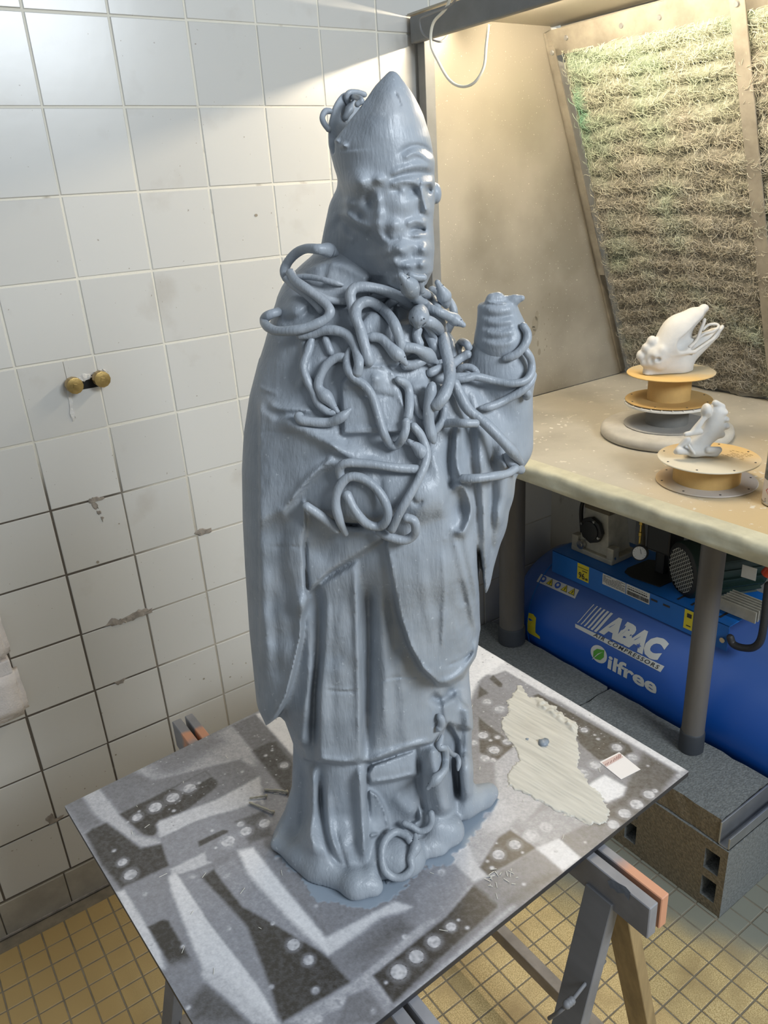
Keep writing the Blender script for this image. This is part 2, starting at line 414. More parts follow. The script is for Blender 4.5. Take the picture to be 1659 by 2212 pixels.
# ---- brass pipe caps
M_BRASS = mat('dull brass', (.48, .33, .12), .38, metal=.85, mottle=.35, mscale=50, bump=.3, bscale=90)
def pipe_cap(u, v, label, y=-.030):
    p = onp(u, v, 1, y); e = empty('pipe_cap', (p[0], 0, p[2]))
    tag(e, label, 'pipe cap', 'brass caps on the pipe ends in the tiled wall')
    bm = bmesh.new(); cyl(bm, (p[0], .003, p[2]), (p[0], -.010, p[2]), .0105, n=20); fin('threaded_collar', bm, M_BRASS, e, auto=30)
    bm = bmesh.new(); cyl(bm, (p[0], -.010, p[2]), (p[0], y, p[2]), .0165, n=12); fin('cap', bm, M_BRASS, e, bevel=.0015, auto=25)
    bm = bmesh.new(); box(bm, (p[0], y - .0004, p[2]), (.007, .0012, .007), Matrix.Rotation(.3, 3, 'Y')); fin('square_stub', bm, M_BRASS, e, bevel=.0004)
pipe_cap(163, 834, 'left brass pipe cap, above the streak of white filler, on the tiled wall')
pipe_cap(222, 820, 'right brass pipe cap at the end of the dark cut-out in the tiled wall')

# ---- white foam edge at the left of the frame
M_FOAM = mat('white rough foam', (.74, .69, .66), .9, mottle=.1, mscale=50, bump=.9, bscale=260, bdist=.0015)
M_YEL = mat('yellowed wood', (.42, .33, .10), .7, mottle=.3, mscale=40)
e = empty('foam_shelf', (-.38, -.02, .58)); tag(e, 'white rough foam block pair fixed to the tiled wall at the left edge', 'foam block')
def soft_block(name, lo, hi, m, seed):
    bm = bmesh.new(); box2(bm, lo, hi)
    bmesh.ops.bevel(bm, geom=bm.edges[:], offset=.012, segments=3, affect='EDGES')
    bmesh.ops.subdivide_edges(bm, edges=[q for q in bm.edges if q.calc_length() > .03], cuts=4, use_grid_fill=True)
    r = random.Random(seed)
    for v in bm.verts: v.co += Vector((r.gauss(0, 1), r.gauss(0, 1), r.gauss(0, 1))) * .0011
    return fin(name, bm, m, e, smooth=True)
soft_block('foam_block', (-.50, -.042, .722), (-.296, -.001, .836), M_FOAM, 1)
soft_block('foam_block', (-.50, -.046, .583), (-.292, -.001, .700), M_FOAM, 2)
bm = bmesh.new(); box2(bm, (-.50, -.036, .690), (-.332, -.004, .730)); fin('spacer', bm, M_YEL, e)
bm = bmesh.new(); box2(bm, (-.331, -.040, .690), (-.303, -.002, .724)); fin('foam_bridge', bm, M_FOAM, e, bevel=.004)

# ================================================================== BLOCKS, BOOTH, TABLE
def conc_mat():
    def b(nt, bs, tc):
        pos = geo_pos(nt); g = nt.nodes.new('ShaderNodeNewGeometry')
        sx = nt.nodes.new('ShaderNodeSeparateXYZ'); nt.links.new(g.outputs['Normal'], sx.inputs[0])
        n = node_noise(nt, pos, 150, 5, .38, .62)
        side = node_mix(nt, n, (.26, .21, .135), (.175, .14, .09)); top = node_mix(nt, n, (.235, .245, .235), (.165, .172, .165))
        mx = nt.nodes.new('ShaderNodeMath'); mx.operation = 'MULTIPLY_ADD'; mx.inputs[1].default_value = -1; mx.inputs[2].default_value = 0
        nt.links.new(sx.outputs[0], mx.inputs[0])
        mr = nt.nodes.new('ShaderNodeMapRange'); mr.inputs[1].default_value = .2; mr.inputs[2].default_value = .8
        nt.links.new(mx.outputs[0], mr.inputs[0])
        c = node_mix(nt, mr.outputs[0], top, side)          # cool lit top and end faces, shaded long side, put into the colour
        nt.links.new(c, bs.inputs['Base Color'])
    return mat('rough concrete', rough=.95, bump=1.0, bscale=230, bdist=.003, build=b)
M_CONC = conc_mat()
BX0, BX1 = .868, 1.068
def block_mesh(e, y0, y1, holes):
    """hollow block lying on its side, its cavities opening on the long face at x = BX0"""
    ys = sorted({y0, y1, *[h[0] for h in holes], *[h[1] for h in holes]}); zs = sorted({0.0, .198, *[h[2] for h in holes], *[h[3] for h in holes]})
    bm = bmesh.new()
    V = {}
    def vt(x, y, z):
        k = (round(x, 5), round(y, 5), round(z, 5))
        if k not in V: V[k] = bm.verts.new(k)
        return V[k]
    def q(*p):
        try: bm.faces.new([vt(*a) for a in p])
        except ValueError: pass
    for a, b in zip(ys, ys[1:]):
        for c, d in zip(zs, zs[1:]):
            my, mz = (a + b) / 2, (c + d) / 2
            if any(h[0] < my < h[1] and h[2] < mz < h[3] for h in holes):
                X = BX0 + .11; q((X, a, c), (X, a, d), (X, b, d), (X, b, c))
            else: q((BX0, a, c), (BX0, a, d), (BX0, b, d), (BX0, b, c))
            q((BX1, a, c), (BX1, b, c), (BX1, b, d), (BX1, a, d))
    for h in holes:
        X = BX0 + .11
        q((BX0, h[0], h[2]), (X, h[0], h[2]), (X, h[0], h[3]), (BX0, h[0], h[3])); q((BX0, h[1], h[2]), (X, h[1], h[2]), (X, h[1], h[3]), (BX0, h[1], h[3]))
        q((BX0, h[0], h[2]), (X, h[0], h[2]), (X, h[1], h[2]), (BX0, h[1], h[2])); q((BX0, h[0], h[3]), (X, h[0], h[3]), (X, h[1], h[3]), (BX0, h[1], h[3]))
    for y in (y0, y1):
        for c, d in zip(zs, zs[1:]): q((BX0, y, c), (BX0, y, d), (BX1, y, d), (BX1, y, c))
    for z in (0.0, .198):
        for a, b in zip(ys, ys[1:]): q((BX0, a, z), (BX0, b, z), (BX1, b, z), (BX1, a, z))
    bmesh.ops.recalc_face_normals(bm, faces=bm.faces)
    return fin('hollow_body', bm, M_CONC, e)
def rough_slab(name, lo, hi, e, seed):
    bm = bmesh.new(); box2(bm, lo, hi)
    bmesh.ops.subdivide_edges(bm, edges=[q for q in bm.edges if q.calc_length() > .1], cuts=14, use_grid_fill=True)
    r = random.Random(seed)
    for v in bm.verts: v.co += Vector((r.gauss(0, 1), r.gauss(0, 1), 0)) * .0013
    return fin(name, bm, M_CONC, e)
e1 = empty('concrete_block', (.968, -.738, 0)); tag(e1, 'hollow concrete block nearest the camera, two square cavities stacked at its end', 'concrete block', 'concrete blocks under the work table')
hs = []
for yc, w in ((-.951, .036), (-.735, .034), (-.64, .034)):
    hs += [(yc - w / 2, yc + w / 2, .030, .088), (yc - w / 2, yc + w / 2, .112, .170)]
block_mesh(e1, -.986, -.494, hs)
rough_slab('top_slab', (BX0 + .006, -.954, .200), (BX1, -.494, .265), e1, 5)
M_ALU = mat('aluminium', (.50, .51, .52), .42, metal=.8, mottle=.2, mscale=20)
e2 = empty('concrete_block', (.968, -.245, 0)); tag(e2, 'concrete block in the dark against the tiled wall, carrying the left table leg', 'concrete block', 'concrete blocks under the work table')
block_mesh(e2, -.488, -.012, []); rough_slab('top_slab', (BX0 + .006, -.486, .200), (BX1, -.012, .265), e2, 6)
e = empty('metal_rail', (.97, -.97, .2)); tag(e, 'grey metal channel rail across the near end of the concrete block', 'rail')
bm = bmesh.new(); box2(bm, (.871, -.984, .1985), (1.12, -.957, .203)); box2(bm, (.871, -.984, .1985), (1.12, -.980, .232)); box2(bm, (.871, -.961, .1985), (1.12, -.957, .262)); fin('channel', bm, M_ALU, e, bevel=.0008, seg=1)

# ---- spray booth
def panel_mat():
    def b(nt, bs, tc):
        pos = geo_pos(nt)
        n = node_noise(nt, pos, 2.2, 3, .40, .75); c = node_mix(nt, n, (.44, .405, .335), (.34, .31, .25))
        hz = node_lin(nt, pos, 0, 0, -1, 0, -1.75, -1.35, .35, 3); n2 = node_noise(nt, pos, 4, 4, .40, .66)
        mm = nt.nodes.new('ShaderNodeMath'); mm.operation = 'MULTIPLY'; nt.links.new(hz, mm.inputs[0]); nt.links.new(n2, mm.inputs[1])
        c = node_mix(nt, mm.outputs[0], c, (.27, .245, .195))
        sp = node_noise(nt, pos, 260, 2, .73, .745); c = node_mix(nt, sp, c, (.80, .76, .66))
        nt.links.new(c, bs.inputs['Base Color'])
    return mat('paint dusted sheet metal', rough=.42, metal=.25, bump=.08, bscale=20, build=b)
M_PANEL = panel_mat()
M_FRAME = mat('grey painted steel', (.20, .205, .205), .5, mottle=.15, mscale=20)
M_FRAMEL = mat('dusted steel strip', (.40, .365, .30), .55, metal=.3, mottle=.35, mscale=14)
booth = empty('spray_booth', (1.2, -.55, .975)); tag(booth, 'sheet metal spray booth with sloped filter wall standing on the work table', 'spray booth')
BX = .88; ZT = .975; ZR = 1.935
bm = bmesh.new()
pts = [(BX, ZT + .001), (BX, ZR), (1.285, ZR), (1.665, ZT + .001)]
a = [bm.verts.new((p[0], -.010, p[1])) for p in pts]; b_ = [bm.verts.new((p[0], -.013, p[1])) for p in pts]
bm.faces.new(a); bm.faces.new(list(reversed(b_)))
for i in range(4): bm.faces.new((a[i], b_[i], b_[(i + 1) % 4], a[(i + 1) % 4]))
bmesh.ops.recalc_face_normals(bm, faces=bm.faces); fin('side_panel', bm, M_PANEL, booth)
# stains of wet paint on the side panel
def panel_spots(px, m, name, t=.0003):
    bm = bmesh.new()
    for (u, v, ru, rv) in px:
        p = onp(u, v, 1, -.0134); r = bmesh.ops.create_circle(bm, cap_ends=True, segments=14, radius=1, matrix=Matrix.Translation((p[0], -.0134, p[2])) @ Matrix.Diagonal((ru, 1, rv, 1)) @ Matrix.Rotation(PI / 2, 4, 'X'))
    bmesh.ops.triangulate(bm, faces=bm.faces); o = fin(name, bm, m, booth); tag(o, kind='stuff'); return o
panel_spots([(1156, 700, .013, .022), (1160, 683, .007, .016), (1152, 715, .010, .014), (1165, 760, .006, .010), (1162, 742, .004, .009), (1178, 733, .0022, .003), (1176, 700, .002, .003), (1181, 748, .002, .0035), (1185, 690, .0018, .003), (1173, 664, .002, .004),
             (1187, 636, .003, .005), (1182, 720, .0015, .002), (1189, 722, .0012, .002), (1176, 756, .002, .003), (1170, 652, .0015, .003), (1192, 703, .001, .002)], mat('dried splash', (.24, .215, .165), .5), 'paint_splashes')
bm = bmesh.new(); box2(bm, (.832, -1.16, ZR), (1.30, -.006, ZR + .004)); fin('roof', bm, M_PANEL, booth)
bm = bmesh.new(); box2(bm, (.851, -.040, ZT + .0005), (BX, -.014, 1.930)); fin('front_post', bm, M_FRAME, booth, bevel=.002)
bm = bmesh.new(); box2(bm, (.832, -1.16, 1.879), (.850, -.014, 1.932)); fin('front_beam', bm, M_FRAME, booth, bevel=.004)
# filter wall, local frame along the slope
F0 = Vector((1.277, 0, 1.925)); F1 = Vector((1.660, 0, .978)); FD = (F1 - F0); FL = FD.length; fd = FD.normalized(); fn = Vector((fd.z, 0, -fd.x))
if fn.x > 0: fn = -fn
def fpt(s, y, h): p = F0 + fd * s + fn * h; return (p.x, y, p.z)     # s down the slope, h out of it
def strip(name, s0, s1, y0, y1, h0, h1, m, bev=.001):
    bm = bmesh.new(); vs = [bm.verts.new(fpt(s, y, h)) for s in (s0, s1) for y in (y0, y1) for h in (h0, h1)]
    for f in ((0, 1, 3, 2), (4, 6, 7, 5), (0, 4, 5, 1), (2, 3, 7, 6), (0, 2, 6, 4), (1, 5, 7, 3)): bm.faces.new([vs[i] for i in f])
    bmesh.ops.recalc_face_normals(bm, faces=bm.faces); return fin(name, bm, m, booth, bevel=bev, seg=1)
strip('back_sheet', 0, FL - .002, -1.16, -.014, -.05, -.045, M_PANEL)
strip('top_flange', 0, .060, -1.16, -.014, .002, .004, M_FRAMEL, 0)
strip('side_strip', .03, .66, -.050, -.030, .028, .031, M_FRAMEL, 0)
strip('side_strip', 0, FL - .014, -.022, -.014, .0, .02, M_FRAMEL, 0)
strip('filter_bar', 0, FL - .022, -.573, -.538, .036, .040, M_FRAMEL)
bm = bmesh.new()
for s, y, h in ((.025, -.07, .004), (.028, -.24, .004), (.032, -.555, .041), (.03, -.345, .004), (.045, -.040, .031)):
    p = Vector(fpt(s, y, h)); cyl(bm, p, p + fn * .003, .0065, .0050, n=14)
fin_split('screw', bm, M_ALU, booth, auto=30)
# fibrous filter mat: rolling base sheet and thousands of curled fibres
NS, NY = 170, 130
S_, Y_ = np.meshgrid(np.linspace(.055, FL - .012, NS), np.linspace(-1.14, -.052, NY * 2), indexing='ij')
def froll(S, Y):
    ph = S / .052 * 2 * PI + 5.5 * (vnoise(S + 3, Y + 5, .19, 1) - .5) * 2 + 2.6 * vnoise(S + 2, Y + 9, .08, 2)
    return .020 * np.abs(np.sin(ph / 2)) ** .5 + .012 * vnoise(S + 5, Y + 5, .05, 3) + .006 * vnoise(S + 5, Y + 5, .012, 4), np.abs(np.sin(ph / 2))
H_, _r = froll(S_, Y_)
edge = np.minimum(1, (-.052 - Y_) / .03 + .15); H_ = H_ * edge + .001
f0 = np.array(F0); fdn = np.array(fd); fnn = np.array(fn)
V = f0 + S_[..., None] * fdn + H_[..., None] * fnn; V[..., 1] = Y_; V[..., 2] = np.maximum(V[..., 2], ZT + .0015)
idx = np.arange(V.shape[0] * V.shape[1]).reshape(V.shape[:2])
Fq = np.stack([idx[:-1, :-1], idx[1:, :-1], idx[1:, 1:], idx[:-1, 1:]], -1).reshape(-1, 4)
def fcolor(S, Y, R):
    top = np.clip(1.1 - S / .42, 0, 1); g = vnoise(S + 1, Y + 3, .09, 7) * .8 + vnoise(S + 1, Y + 3, .03, 8) * .35
    green = np.clip(top * 1.0 * (g > .30) * g + np.clip((g - .62) * 1.6, 0, .6), 0, 1)
    left = np.clip(1 - np.abs(Y + .085) / .035, 0, 1) * np.clip(1 - np.abs(S - .2) / .16, 0, 1)
    tl = np.clip(1 - S / .09, 0, 1) * (Y < -.25)
    green = np.clip(np.maximum(green * .55, np.maximum(left * 1.0, tl * .7)), 0, 1)
    beige = np.array([.55, .52, .425]); dust = np.array([.42, .39, .32]); gr = np.array([.40, .58, .41]); gr2 = np.array([.13, .42, .27])
    k = np.clip(S / FL * 1.3 - .1, 0, 1)[..., None]; c = beige * (1 - k) + dust * k
    gg = green[..., None]; gcol = gr * (1 - np.clip(left + tl, 0, 1)[..., None]) + gr2 * np.clip(left + tl, 0, 1)[..., None]
    c = c * (1 - gg) + gcol * gg
    return c
def set_vcol(me, C):
    ca = me.color_attributes.new('col', 'FLOAT_COLOR', 'POINT'); buf = np.ones((len(C), 4), np.float32); buf[:, :3] = C
    ca.data.foreach_set('color', buf.ravel())
me = np_mesh('filter_mat', V.reshape(-1, 3), Fq)
cb = fcolor(S_, Y_, _r) * .62; set_vcol(me, cb.reshape(-1, 3))
M_FIB = mat('dusty filter fibre', rough=.9, vcol='col', bump=.6, bscale=300)
fm = meshobj('filter_mat', me, M_FIB, booth, smooth=True)
def fibres(NF, L0, seed):
    r = np.random.default_rng(seed); K = 7
    y = -.05 - r.random(NF) ** 1.0 * .66; s = .055 + r.random(NF) * (FL - .085)
    h, rr = froll(s, y); h = h * np.minimum(1, (-.052 - y) / .03 + .15)
    keep = r.random(NF) < (.35 + .65 * rr); y, s, h, rr = y[keep], s[keep], h[keep], rr[keep]; n = len(y)
    ang = np.where(s < .45, r.normal(-PI / 2, .75, n), r.uniform(0, 2 * PI, n)); curl = r.normal(0, 1, n) * np.where(s < .45, 45, 130); el = r.uniform(.1, 1.0, n)
    Lf = L0 * r.uniform(.5, 1.3, n); st = Lf / (K - 1)
    P = np.zeros((n, K, 3)); ps, py_, ph = s.copy(), y.copy(), h + .001; a = ang.copy()
    arc = r.uniform(.003, .012, n)
    for k in range(K):
        t = k / (K - 1); hh = h + arc * np.sin(t * PI) * 1.0 + .0015
        P[:, k] = f0 + ps[:, None] * fdn + hh[:, None] * fnn; P[:, k, 1] = py_
        ps = np.clip(ps + np.cos(a) * st, .05, FL - .008); py_ = np.minimum(py_ + np.sin(a) * st, -.030); a = a + curl * st
    P[..., 2] = np.maximum(P[..., 2], ZT + .002); T = np.gradient(P, axis=1); T /= np.linalg.norm(T, axis=2)[..., None] + 1e-9
    A = np.cross(T, fnn); A /= np.linalg.norm(A, axis=2)[..., None] + 1e-9; Bv = np.cross(T, A)
    rad = .00042 * r.uniform(.7, 1.5, n)[:, None, None]
    ring = [P + rad * (math.cos(q) * A + math.sin(q) * Bv) for q in (0, 2.094, 4.189)]
    V = np.stack(ring, 2).reshape(n, K * 3, 3)
    base = (np.arange(n) * K * 3)[:, None]; F = []
    for k in range(K - 1):
        for j in range(3):
            F.append(np.stack([k * 3 + j, k * 3 + (j + 1) % 3, (k + 1) * 3 + (j + 1) % 3, (k + 1) * 3 + j]))
    F = np.array(F)[None] + base[:, :, None]
    me = np_mesh('fibres', V.reshape(-1, 3), F.reshape(-1, 4))
    c = fcolor(s, y, rr) * r.uniform(.85, 1.5, n)[:, None] * 1.05; set_vcol(me, np.repeat(np.clip(c, 0, .8), K * 3, axis=0))
    o = meshobj('fibres', me, M_FIB, fm, smooth=True); tag(o, kind='stuff'); return o
fibres(26000, .030, 11)
# lamp tube under the roof, behind the beam
lamp = empty('tube_lamp', (.95, -.6, 1.93)); tag(lamp, 'fluorescent tube lamp under the booth roof, just behind the front beam', 'lamp')
ml = bpy.data.materials.new('tube light'); ml.use_nodes = True; nt = ml.node_tree; nt.nodes.clear()
em = nt.nodes.new('ShaderNodeEmission'); em.inputs[0].default_value = (1.0, .85, .63, 1); em.inputs[1].default_value = TUBE_STRENGTH
out = nt.nodes.new('ShaderNodeOutputMaterial'); nt.links.new(em.outputs[0], out.inputs[0])
bm = bmesh.new(); cyl(bm, (.985, -.12, 1.9200), (.985, -.76, 1.9200), .006, n=12); fin('tube', bm, ml, lamp, smooth=True)
bm = bmesh.new(); box2(bm, (.965, -.80, 1.9275), (1.005, -.09, 1.9345)); fin('housing', bm, M_FRAME, lamp)
# cable hanging over the beam
M_CABLE = mat('white cable sheath', (.80, .77, .66), .45)
M_CABG = mat('grey cable sheath', (.25, .25, .25), .5)
xb = .812
loop = [onp(u, v, 0, x) for u, v, x in ((985, -40, .80), (965, 15, .805), (936, 50, .808), (931, 95, .808), (945, 130, .81), (970, 172, .812), (997, 187, .815), (1025, 178, .82), (1045, 145, .83), (1050, 100, .84), (1055, 55, .865))]
cb_ = empty('hanging_cable', tuple(loop[0])); tag(cb_, 'white cable hanging in a loop from the top beam of the booth', 'cable')
tube('sheath', spline(loop, 8), .0031, M_CABLE, cb_, n=8)
l2 = [onp(u, v, 0, x) for u, v, x in ((1000, -30, .79), (975, 10, .80), (930, 30, .806), (908, 42, .809), (912, 70, .812), (930, 84, .813), (950, 90, .82), (960, 84, .84), (966, 76, .86))]
c2 = tube('cable_coil', spline(l2, 8), .0020, M_CABG, cb_); c2['label'] = 'grey part of the cable coiled around the beam corner'

# ---- work table
def top_mat():
    def b(nt, bs, tc):
        pos = geo_pos(nt); n = node_noise(nt, pos, 5, 6, .42, .64); c = node_mix(nt, n, (.46, .425, .35), (.36, .33, .27))
        o = node_lin(nt, pos, .1, -1, 0, 0, .78, 1.15, .2, 6); c = node_mix(nt, o, c, (.53, .40, .22))
        s = node_noise(nt, pos, 60, 3, .66, .70); c = node_mix(nt, s, c, (.60, .56, .47)); nt.links.new(c, bs.inputs['Base Color'])
    return mat('dusty table surface', rough=.75, bump=.15, bscale=90, build=b)
table = empty('work_table', (1.2, -.6, .265)); tag(table, 'work table with a thick rounded edge, covered in beige spray dust', 'table')
bm = bmesh.new(); vs = box2(bm, (.799, -1.16, ZT - .036), (1.75, -.016, ZT))
fin('tabletop', bm, top_mat(), table, smooth=False)
M_LIP = mat('cream paint edge', (.60, .57, .42), .55, mottle=.25, mscale=16, bump=.5, bscale=25, bdist=.003)
bm = bmesh.new()
n = 90
rows_ = []
for i in range(n + 1):
    y = -1.16 + (1.144) * i / n; w = .0022 * math.sin(i * .41) + .0012 * math.sin(i * 1.3); dz = .0025 * math.sin(i * .23 + 1)
    prof = [(.830, ZT + .0002), (.800, ZT + .0004), (.795, ZT - .0012), (.790 + w, ZT - .005), (.788 + w, ZT - .014 + dz), (.7895 + w, ZT - .022 + dz), (.790 - w, ZT - .030), (.791, ZT - .040 + dz * .4), (.797, ZT - .043), (.810, ZT - .043)]
    rows_.append([bm.verts.new((x, y, z)) for x, z in prof])
for a, b_ in zip(rows_, rows_[1:]):
    for k in range(len(a) - 1): bm.faces.new((a[k], b_[k], b_[k + 1], a[k + 1]))
bmesh.ops.recalc_face_normals(bm, faces=bm.faces); fin('edge_skin', bm, M_LIP, table, smooth=True)
M_PVC = mat('grey tube', (.145, .135, .125), .45, mottle=.25, mscale=12, stretch=(1, 1, .2))
M_RUB = mat('dark rubber foot', (.045, .05, .058), .6)
for x, y, r, lb in ((1.032, -.142, .0375, 'thicker grey tube leg by the wall'), (1.022, -.778, .0265, None)):
    bm = bmesh.new(); cyl(bm, (x, y, .275), (x, y, ZT - .036), r, n=32); lg = fin('leg', bm, M_PVC, table, auto=40)
    if lb: lg['label'] = lb
    bm = bmesh.new(); lathe(bm, [(r * 1.02, .2662), (r * 1.10, .268), (r * 1.11, .275), (r * 1.09, .318), (r * 1.04, .322), (r * 1.0, .323)], (x, y, 0), 32); fin('foot_cap', bm, M_RUB, lg, auto=40)

# small smears on the table
M_WP = mat('white paint drips', (.80, .78, .70), .5)
bm = bmesh.new()
for u, v, r in [(1207, 917, .006), (1213, 923, .004), (1222, 918, .004), (1191, 925, .006), (1189, 933, .003), (1212, 911, .003), (1160, 932, .006), (1172, 945, .003), (1150, 942, .003), (1195, 898, .003), (1228, 905, .003), (1215, 904, .003), (1226, 912, .003), (1283, 974, .003), (1168, 950, .002)]:
    p = onp(u, v, 2, ZT); bmesh.ops.create_circle(bm, cap_ends=True, segments=10, radius=r * .8, matrix=Matrix.Translation((p[0], p[1], ZT + .0005)) @ Matrix.Diagonal((.7, 1.3, 1, 1)))
o = fin('paint_drips', bm, M_WP, table); tag(o, kind='stuff')
# ================================================================== AIR COMPRESSOR
def blue_mat():
    def b(nt, bs, tc):
        pos = geo_pos(nt); g = nt.nodes.new('ShaderNodeNewGeometry'); sx = nt.nodes.new('ShaderNodeSeparateXYZ'); nt.links.new(g.outputs['Normal'], sx.inputs[0])
        mr = nt.nodes.new('ShaderNodeMapRange'); mr.inputs[1].default_value = .1; mr.inputs[2].default_value = 1.0; mr.inputs[4].default_value = .55
        nt.links.new(sx.outputs[2], mr.inputs[0])
        c = node_mix(nt, mr.outputs[0], (.010, .105, .50), (.12, .16, .24)); nt.links.new(c, bs.inputs['Base Color'])
    return mat('blue enamel with dust', rough=.33, build=b, bump=.05, bscale=150)
M_BLUE = blue_mat()
M_BLUE2 = mat('blue sheet steel', (.012, .15, .52), .4, mottle=.12, mscale=9)
M_BLK = mat('black plastic', (.018, .019, .019), .5)
M_CAST = mat('cast aluminium', (.50, .47, .38), .55, metal=.2, mottle=.25, mscale=30, bump=.2, bscale=120)
M_CASTD = mat('sooty cast fins', (.17, .14, .09), .6, metal=.3, mottle=.3, mscale=20)
M_WPRINT = mat('white print', (.72, .73, .70), .5)
M_STK = mat('white sticker', (.66, .66, .62), .5, mottle=.08, mscale=40)
M_YSTK = mat('yellow sticker', (.72, .60, .035), .5)
M_INK = mat('black ink', (.03, .03, .035), .6)
M_GRN = mat('leaf green', (.10, .38, .05), .5)
M_SBLUE = mat('sign blue', (.05, .13, .50), .5)
M_CHROME = mat('bright steel', (.62, .62, .60), .25, metal=1.0)
TX, TZ, TR = 1.28, .31, .20
comp = empty('air_compressor', (TX, -.62, 0)); tag(comp, 'blue air compressor with a horizontal tank under the work table', 'compressor')
prof = [(.001, -.022), (.06, -.026), (.11, -.040), (.155, -.064), (.185, -.095), (.197, -.122), (.2, -.145)]
bm = bmesh.new()
full = prof + [(.2, -.3), (.2, -.6), (.2, -.9), (.2, -1.10), (.197, -1.125), (.185, -1.155), (.155, -1.185), (.1, -1.21), (.001, -1.225)]
lathe(bm, full, (TX, 0, TZ), 96, axis='Y'); tank = fin('tank', bm, M_BLUE, comp, smooth=True)
bm = bmesh.new()
for y in (-.16, -1.09): cyl(bm, (TX, y - .002, TZ), (TX, y + .002, TZ), TR + .0012, n=96)
fin_split('weld_seam', bm, M_BLUE2, tank, auto=30)
for y in (-.25, -1.0):
    bm = bmesh.new(); box2(bm, (TX - .13, y - .03, 0), (TX + .13, y + .03, .012)); box2(bm, (TX - .10, y - .012, .01), (TX + .10, y + .012, .145)); fin('foot', bm, M_BLUE2, comp, bevel=.002)
PX0, PX1, PZ = 1.16, 1.37, .549
bm = bmesh.new()
box2(bm, (PX0, -.760, PZ - .0025), (PX1, -.182, PZ)); box2(bm, (PX0, -.760, .478), (PX0 + .0025, -.182, PZ)); box2(bm, (PX1 - .0025, -.760, .478), (PX1, -.182, PZ))
deck = fin('mounting_deck', bm, M_BLUE2, comp, bevel=.0008, seg=1)
bm = bmesh.new()
for y, z in ((-.545, .531), (-.583, .531)): box(bm, (PX0 - .0004, y, z), (.001, .020, .0055))
for y in (-.60, -.64, -.68, -.72):
    box(bm, (PX0 + .05, y, PZ + .0004), (.06, .006, .001))
fin_split('slot', bm, M_INK, deck)
bm = bmesh.new()
for y, z in ((-.748, .507), (-.705, .512)): cyl(bm, (PX0, y, z), (PX0 - .006, y, z), .0072, n=8)
fin_split('bolt', bm, M_CHROME, deck, auto=30)
# pump
pump = empty('pump', (1.245, -.30, PZ)); pump.parent = comp; pump.matrix_parent_inverse = wmat(comp).inverted()
PY = -.290; PXc = 1.262
bm = bmesh.new()
vs = box2(bm, (1.216, -.345, .565), (1.312, -.232, .690))
for v in vs:
    if v.co.z > .6: v.co.y = PY + (v.co.y - PY) * .72; v.co.x = PXc + (v.co.x - PXc) * .85
box2(bm, (1.205, -.366, PZ), (1.32, -.214, .566))
for y in (-.355, -.225): box2(bm, (1.207, y - .012, .55), (1.235, y + .012, .60))
fin('crankcase', bm, M_CAST, pump, bevel=.004)
bm = bmesh.new(); box2(bm, (1.225, -.345, .550), (1.3, -.235, .5502)); cyl(bm, (1.216, PY + .004, .635), (1.203, PY + .004, .635), .040, n=8); cyl(bm, (1.203, PY + .004, .635), (1.199, PY + .004, .635), .028, n=32); fin('crank_cover', bm, M_BLK, pump, bevel=.001, auto=30)
bm = bmesh.new()
for a in range(4):
    t = a * PI / 2 + .4; y = PY + .004 + .034 * math.cos(t); z = .635 + .034 * math.sin(t); cyl(bm, (1.204, y, z), (1.198, y, z), .0042, n=6)
cyl(bm, (1.213, -.250, .577), (1.203, -.250, .577), .0135, n=24); cyl(bm, (1.203, -.250, .577), (1.201, -.250, .577), .007, n=6)
cyl(bm, (1.220, -.362, .565), (1.216, -.362, .573), .006, n=6)
fin_split('bolt', bm, M_CHROME, pump, auto=30)
bm = bmesh.new(); cyl(bm, (PXc, PY, .69), (PXc, PY, .86), .040, n=32); box2(bm, (1.222, -.335, .690), (1.305, -.245, .702)); fin('cylinder_barrel', bm, M_CASTD, pump, auto=40); bm = bmesh.new()
for k in range(9):
    z = .708 + k * .0125; vv = box2(bm, (1.212, -.352, z), (1.318, -.230, z + .0042))
fin_split('cooling_fin', bm, M_CASTD, pump, bevel=.001, seg=1)
bm = bmesh.new(); box2(bm, (1.218, -.345, .825), (1.312, -.236, .87)); fin('cylinder_head', bm, M_CAST, pump, bevel=.004)
# pressure switch, gauge and pipes
bm = bmesh.new(); box2(bm, (1.245, -.520, .620), (1.31, -.445, .720)); box2(bm, (1.262, -.495, PZ), (1.295, -.465, .62)); fin('pressure_switch', bm, M_BLK, comp, bevel=.006)
bm = bmesh.new(); cyl(bm, (1.26, -.478, .720), (1.26, -.478, .730), .014, n=20); cyl(bm, (1.26, -.478, .730), (1.26, -.478, .738), .010, .006, n=20); fin('switch_knob', bm, M_STK, comp, auto=30)
g = empty('pressure_gauge', (1.235, -.432, .617)); g.parent = comp; g.matrix_parent_inverse = wmat(comp).inverted()
gc = Vector((1.232, -.436, .607)); gd = Vector((-.86, -.42, .28)).normalized()
bm = bmesh.new(); cyl(bm, gc - gd * .022, gc, .0215, n=40); cyl(bm, gc - gd * .03, gc - gd * .022, .010, n=20); fin('gauge_case', bm, M_BLK, g, bevel=.001, auto=30)
bm = bmesh.new(); cyl(bm, gc, gc + gd * .0006, .0185, n=40); fin('dial', bm, mat('dial white', (.80, .80, .78), .4), g, auto=30)
bm = bmesh.new(); q = gd.to_track_quat('Z', 'Y').to_matrix()
for i in range(11):
    t = math.radians(225 - i * 27); p = gc + gd * .0009 + q @ Vector((math.cos(t) * .0155, math.sin(t) * .0155, 0)); box(bm, p, (.0028, .0006, .0003), q @ Matrix.Rotation(t, 3, 'Z'))
